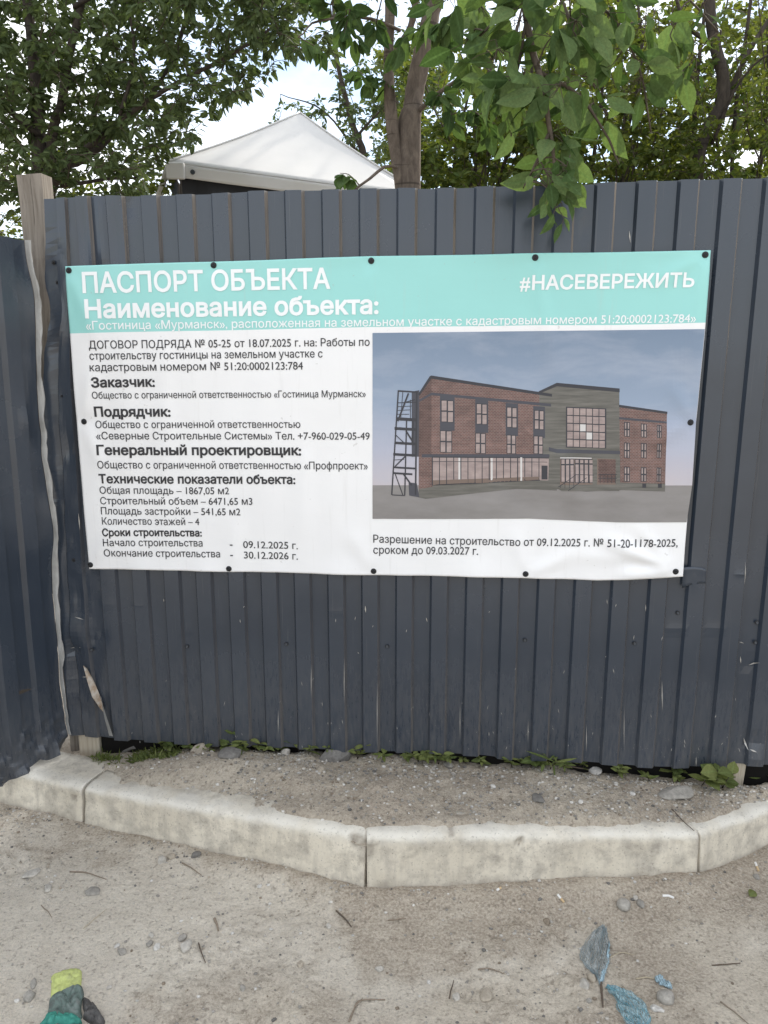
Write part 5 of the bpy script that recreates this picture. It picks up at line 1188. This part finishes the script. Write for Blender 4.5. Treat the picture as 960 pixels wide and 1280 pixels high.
for i, px in enumerate((236, 262, 297, 318, 330, 386, 412, 447, 478, 508, 523, 548, 582, 603, 640, 652, 676, 706, 728, 775, 812, 848, 890)):
    py = np.interp(px, [230, 480, 700, 900], [939, 949, 960, 985]) + (i % 3) * 1.5
    weed(px, py, 6 + i % 4, .016 + .004 * (i % 3), .022 + .006 * (i % 4), 'tiny green seedling in the dark gap at the fence foot', .5 - .1 * (i % 3), 'upright', (.2, 1), seed=300 + i)
R = np.random.default_rng(8); pos, dr, nm, ln = [], [], [], []
for i in range(1500):
    u_, v_ = R.random(), R.random(); px = 118 + 108 * u_ + R.normal(0, 3); py = 962 - 22 * v_ - 10 * abs(u_ - .4) + R.normal(0, 1.5)
    x, y, k = ray(px, py); q = on_z(px, py, .135 + .02 * u_); z = float(bed_h(np.array(q.x), np.array(q.y)))
    if fbm(np.array(q.x), np.array(q.y), 16, 5, 2) < -.18: continue
    pos.append((q.x, q.y, z - .002)); a = R.uniform(0, 6.28); t_ = R.uniform(.1, 1.); dr.append((math.cos(a) * t_, math.sin(a) * t_ - .2, R.uniform(.4, 1.))); nm.append((R.normal(), R.normal(), .6)); ln.append(R.uniform(.014, .042))
n = len(pos); rt = np.where(R.random(n) < .55, R.uniform(.08, .16, n), R.uniform(.35, .6, n)); ln = np.array(ln) * np.where(rt > .3, .55, 1.)
o = leaf_object('grass', [leaf_arrays(np.array(pos), np.array(dr), np.array(nm), ln, rt, R.uniform(0, 1, n), fold=.2, curl=R.uniform(0, .6, n))], M['leaf_weed'], None); tag(o, 'low tuft of grass and moss behind the kerb at the fence corner', 'grass', kind='stuff')
# fallen leaves
M['leaf_dead'] = leaf_mat('dead leaf', (.30, .24, .15), (.45, .40, .32), .2, (1.2, 1.1, .9))
for (px, py, sz, m_, col, ang, lab, rt) in ((941, 1120, .040, 'leaf_weed', .9, .6, 'fallen yellow green leaf on the dirt at the far right', .7), (622, 951, .055, 'leaf_dead', .9, -.2, 'pale dried leaf at the fence foot beside a dead stalk', .55)):
    p = np.array(surf(px, py)) + np.array([-.5 * sz * math.cos(ang), -.5 * sz * math.sin(ang), .006]); o = leaf_object('fallen_leaf', [leaf_arrays(p[None], np.array([[math.cos(ang), math.sin(ang), .25]]), np.array([[0.1, -.35, 1.]]), sz, rt, np.array([col]), rows=BIGROWS, fold=.3, curl=.3)], M[m_], None)
    sm = o.modifiers.new('t', 'SOLIDIFY'); sm.thickness = .0006; ground_origin(o); tag(o, lab, 'leaf', 'fallen leaves')

# ------------------------------------------------------------------ lost work glove and torn blue film
def ring_poly(pts, n=64):
    a = np.array(pts + pts[:1], float); L = np.concatenate([[0], np.cumsum(np.linalg.norm(np.diff(a, axis=0), axis=1))]); t_ = np.linspace(0, L[-1], n, endpoint=False); q = np.stack([np.interp(t_, L, a[:, 0]), np.interp(t_, L, a[:, 1])], -1)
    return (np.roll(q, 1, 0) + 2 * q + np.roll(q, -1, 0)) / 4
def pillow(mb, pts, h, fz, mi=0, z0=.0, rings=14, wr=.004, seed=0, tilt=None):
    q = ring_poly(pts); g3 = np.array([np.array(on_z(*p, 0.)) for p in q]); c = g3.mean(0); G = []
    for k in range(rings + 1):
        t_ = 1 - k / rings * .985; row = c + (g3 - c) * t_; hz = h * math.sqrt(max(0, 1 - t_ ** 2.4)); cz_ = fbm(row[:, 0] * 1.4, row[:, 1], 30, seed + 40, 3); row[:, 2] = np.array([float(road_h(np.array(a), np.array(b))) for a, b, _ in row]) + z0 + hz + min(1, k / 2) * 1.5 * wr * fbm(row[:, 0], row[:, 1], 48, seed, 4) - h * .30 * np.exp(-(cz_ / .09) ** 2) * (t_ < .97); G.append(row)
    lowr = c + (g3 - c) * .93; lowr[:, 2] = G[0][:, 2] - .004; mb.grid(np.array([lowr] + G), mi, True); k = len(mb.v); mb.f.append(tuple(range(k - len(q), k))); mb.m.append(mi)
def GZ(x, y): return (30 + x / 6.4, 1180 + y / 6.4)
M['cuff'] = mat('yellow green cuff', (.50, .55, .20), .85, 0, .2); g = N(M['cuff']); g.l(g.ramp(g.noise(g.coord(), 60, 6, .7), [(.35, (.36, .38, .17)), (.55, (.48, .53, .19)), (.8, (.60, .65, .28))]), g.b.inputs['Base Color']); g.l(g.bump(g.noise(g.coord((1, 1, 1)), 260, 3, .6), .6, .002), g.b.inputs['Normal'])
M['palm'] = mat('grey green knit', (.13, .16, .145), .9, 0, .2); g = N(M['palm']); fac = g.noise(g.coord(), 38, 6, .7, .4); g.l(g.ramp(fac, [(.34, (.085, .09, .085)), (.5, (.125, .17, .15)), (.62, (.17, .20, .185)), (.75, (.24, .235, .215))]), g.b.inputs['Base Color']); g.l(g.bump(g.noise(g.coord(), 300, 3, .6), .6, .002), g.b.inputs['Normal'])
M['green'] = mat('teal knit', (.04, .22, .17), .9, 0, .2); g = N(M['green']); g.l(g.ramp(g.noise(g.coord(), 60, 6, .7), [(.35, (.03, .15, .12)), (.6, (.06, .27, .21)), (.78, (.19, .26, .22))]), g.b.inputs['Base Color'])
M['dip'] = mat('grey rubber dip', (.085, .08, .078), .7, 0, .3); g = N(M['dip']); g.l(g.ramp(g.noise(g.coord(), 45, 6, .7), [(.35, (.05, .048, .047)), (.6, (.10, .095, .09)), (.8, (.2, .19, .17))]), g.b.inputs['Base Color']); g.l(g.bump(g.noise(g.coord(), 140, 5, .7), .5, .003), g.b.inputs['Normal'])
gv = empty('work_glove', on_z(*GZ(330, 460), 0.)); tag(gv, 'dirty green and grey work glove with a yellow cuff', 'glove')
mb = MB(); pillow(mb, [GZ(*p) for p in ((212, 425), (218, 330), (214, 262), (232, 236), (300, 212), (372, 186), (430, 188), (462, 208), (462, 270), (456, 330), (470, 380), (340, 410))], .011, 0, wr=.006, seed=3); mb.build('cuff', M['cuff'], gv, smooth=True)
mb = MB(); pillow(mb, [GZ(*p) for p in ((205, 420), (260, 392), (340, 372), (400, 338), (466, 328), (482, 390), (462, 440), (455, 500), (470, 560), (400, 590), (280, 600), (160, 610), (190, 520))], .026, 0, wr=.008, seed=5, rings=18); mb.build('palm', M['palm'], gv, smooth=True)
mb = MB(); pillow(mb, [GZ(*p) for p in ((180, 545), (300, 535), (420, 560), (468, 590), (440, 640), (330, 660), (210, 660), (110, 650), (120, 610))], .029, 0, wr=.008, seed=9); mb.build('knuckle_band', M['green'], gv, smooth=True)
mb = MB(); pillow(mb, [GZ(*p) for p in ((474, 405), (520, 425), (575, 470), (600, 525), (648, 575), (640, 610), (590, 622), (520, 600), (462, 560), (492, 550), (470, 500), (462, 450))], .021, 0, wr=.007, seed=13); mb.build('thumb', M['dip'], gv, smooth=True)
for i, pts in enumerate((((150, 640), (110, 640), (60, 690), (40, 800), (90, 850), (140, 800), (190, 690), (215, 640)), ((212, 640), (260, 612), (330, 640), (330, 740), (300, 860), (240, 880), (200, 790), (200, 690)), ((340, 640), (390, 590), (460, 605), (475, 660), (450, 780), (400, 850), (350, 830), (332, 720)), ((462, 620), (520, 640), (545, 700), (520, 800), (480, 800), (468, 720)))):
    mb = MB(); pillow(mb, [GZ(*p) for p in pts], .023, 0, wr=.005, seed=20 + i); mb.build('finger', M['dip'], gv, smooth=True)

def film_mat(name, c, alpha):
    m = mat(name, c, .55, 0, .4); g = N(m); v = g.coord((26, 26, 26))
    st_ = g.noise(g.coord((150, 30, 40), rot=(0, 0, .5)), 3, 5, .65, 1.2)
    g.l(g.mix(g.ramp(st_, [(.35, 0.), (.68, 1.)]), tuple(q * .55 for q in c), tuple(min(1, q * 1.3) for q in c)), g.b.inputs['Base Color'])
    g.l(g.ramp(st_, [(.38, max(.05, alpha - .5)), (.60, min(1., alpha + .35))]), g.b.inputs['Alpha']); return m
M['film'] = film_mat('dust coated blue film', (.40, .43, .42), .20); M['film_teal'] = film_mat('teal film', (.30, .44, .47), .20); M['film_pale'] = film_mat('pale blue film', (.34, .47, .53), .9)
def BZ(x, y): return (680 + x / 4.8, 1130 + y / 4.8)
def film(name, pts, mats, label, h, seed, parent=None, streak_=(.5, 1.)):
    q = ring_poly([BZ(*p) for p in pts], 90); q = q + 2.0 * np.stack([noise(np.arange(90.), np.zeros(90), .45, seed), noise(np.arange(90.), np.ones(90), .45, seed + 3)], -1); g3 = np.array([np.array(on_z(*p, 0.)) for p in q]); c = g3.mean(0); G = []
    for k in range(15):
        t_ = 1 - k / 14 * .98; row = c + (g3 - c) * t_; w = min(1, (1 - t_) * 5 + .15)
        u_ = row[:, 0] * streak_[0] * 1.0 + row[:, 1] * streak_[1]; v_ = row[:, 0] * streak_[1] - row[:, 1] * streak_[0]
        row[:, 2] = np.array([float(road_h(np.array(a), np.array(b))) for a, b, _ in row]) + .003 + w * h * (.6 + .6 * fbm(u_ * .45, v_ * 1.6, 38, seed, 3) + .3 * np.sin(v_ * 260 + 3 * fbm(row[:, 0], row[:, 1], 14, seed)))
        G.append(row)
    G = np.array(G); G[..., 2] = np.maximum(G[..., 2], .002 + road_h(G[..., 0], G[..., 1])); mb = MB(); mb.grid(G, 0, True); o = mb.build(name, mats, smooth=True); sm = o.modifiers.new('t', 'SOLIDIFY'); sm.thickness = .0006
    ground_origin(o); tag(o, label, 'plastic film', 'torn blue film'); return o

def netting(parent, left, right, n_, mat_, r, seed):
    """strands of the torn net, running from one end of the piece to the other between two edges"""
    L_ = spath([(*BZ(*p), 0) for p in left], 26); R_2 = spath([(*BZ(*p), 0) for p in right], 26); mb = MB()
    for k in range(n_):
        f = (k + .5) / n_; q = L_ * (1 - f) + R_2 * f
        q = q + 1.6 * np.stack([noise(np.arange(26) * .35, np.full(26, k * 1.7), 1, seed), noise(np.arange(26) * .35, np.full(26, k * 1.7), 1, seed + 1), np.zeros(26)], -1)
        P_ = np.array([np.array(on_z(a, b, 0.)) for a, b, _ in q]); P_[:, 2] = road_h(P_[:, 0], P_[:, 1]) + .006 + .005 * noise(np.arange(26) * .3, np.full(26, k * .6), 1, seed + 2)
        mb.tube(P_, r, 4)
    o = mb.build('netting', M[mat_], parent); o['kind'] = 'stuff'
M['strand'] = mat('grey blue strand', (.20, .25, .265), .7); M['strand_teal'] = mat('teal strand', (.12, .30, .36), .6)
f1 = film('plastic_film', [(350, 128), (300, 158), (250, 210), (212, 290), (240, 350), (290, 392), (325, 440), (338, 478), (358, 452), (380, 380), (398, 300), (388, 200), (374, 138)], M['film'], 'upper torn piece of dust coated blue net film with a pale fold', .012, 3, None, (.35, .94))
netting(f1, [(352, 130), (300, 160), (250, 212), (214, 290), (242, 352), (292, 395), (336, 470)], [(372, 136), (386, 200), (394, 300), (378, 380), (362, 430), (350, 455), (340, 474)], 24, 'strand', .0006, 3)
e_ = film('plastic_fold', [(386, 215), (394, 265), (394, 310), (382, 370), (358, 440), (340, 474), (330, 460), (348, 420), (374, 366), (388, 310), (388, 250)], M['film_pale'], '', .009, 5)
for k in ('label', 'category', 'group'):
    if k in e_: del e_[k]
e_.parent = f1; e_.location = e_.location - f1.location + Vector((0, 0, .004))
f2 = film('plastic_film', [(376, 478), (440, 488), (520, 528), (590, 578), (632, 640), (640, 700), (600, 760), (540, 770), (490, 712), (458, 660), (436, 600), (450, 562), (400, 530)], M['film_teal'], 'lower torn piece of teal blue film at the bottom edge', .014, 7, None, (.8, -.6))
netting(f2, [(376, 480), (420, 540), (440, 580), (438, 610), (462, 662), (500, 720), (545, 775)], [(380, 478), (445, 490), (522, 530), (592, 582), (632, 642), (640, 700), (602, 765)], 22, 'strand_teal', .0007, 7)
film('plastic_film', [(668, 424), (690, 406), (712, 420), (738, 450), (772, 488), (762, 502), (728, 482), (690, 462), (672, 446)], M['film_pale'], 'small bright blue scrap of film above the big grey stone', .007, 11)
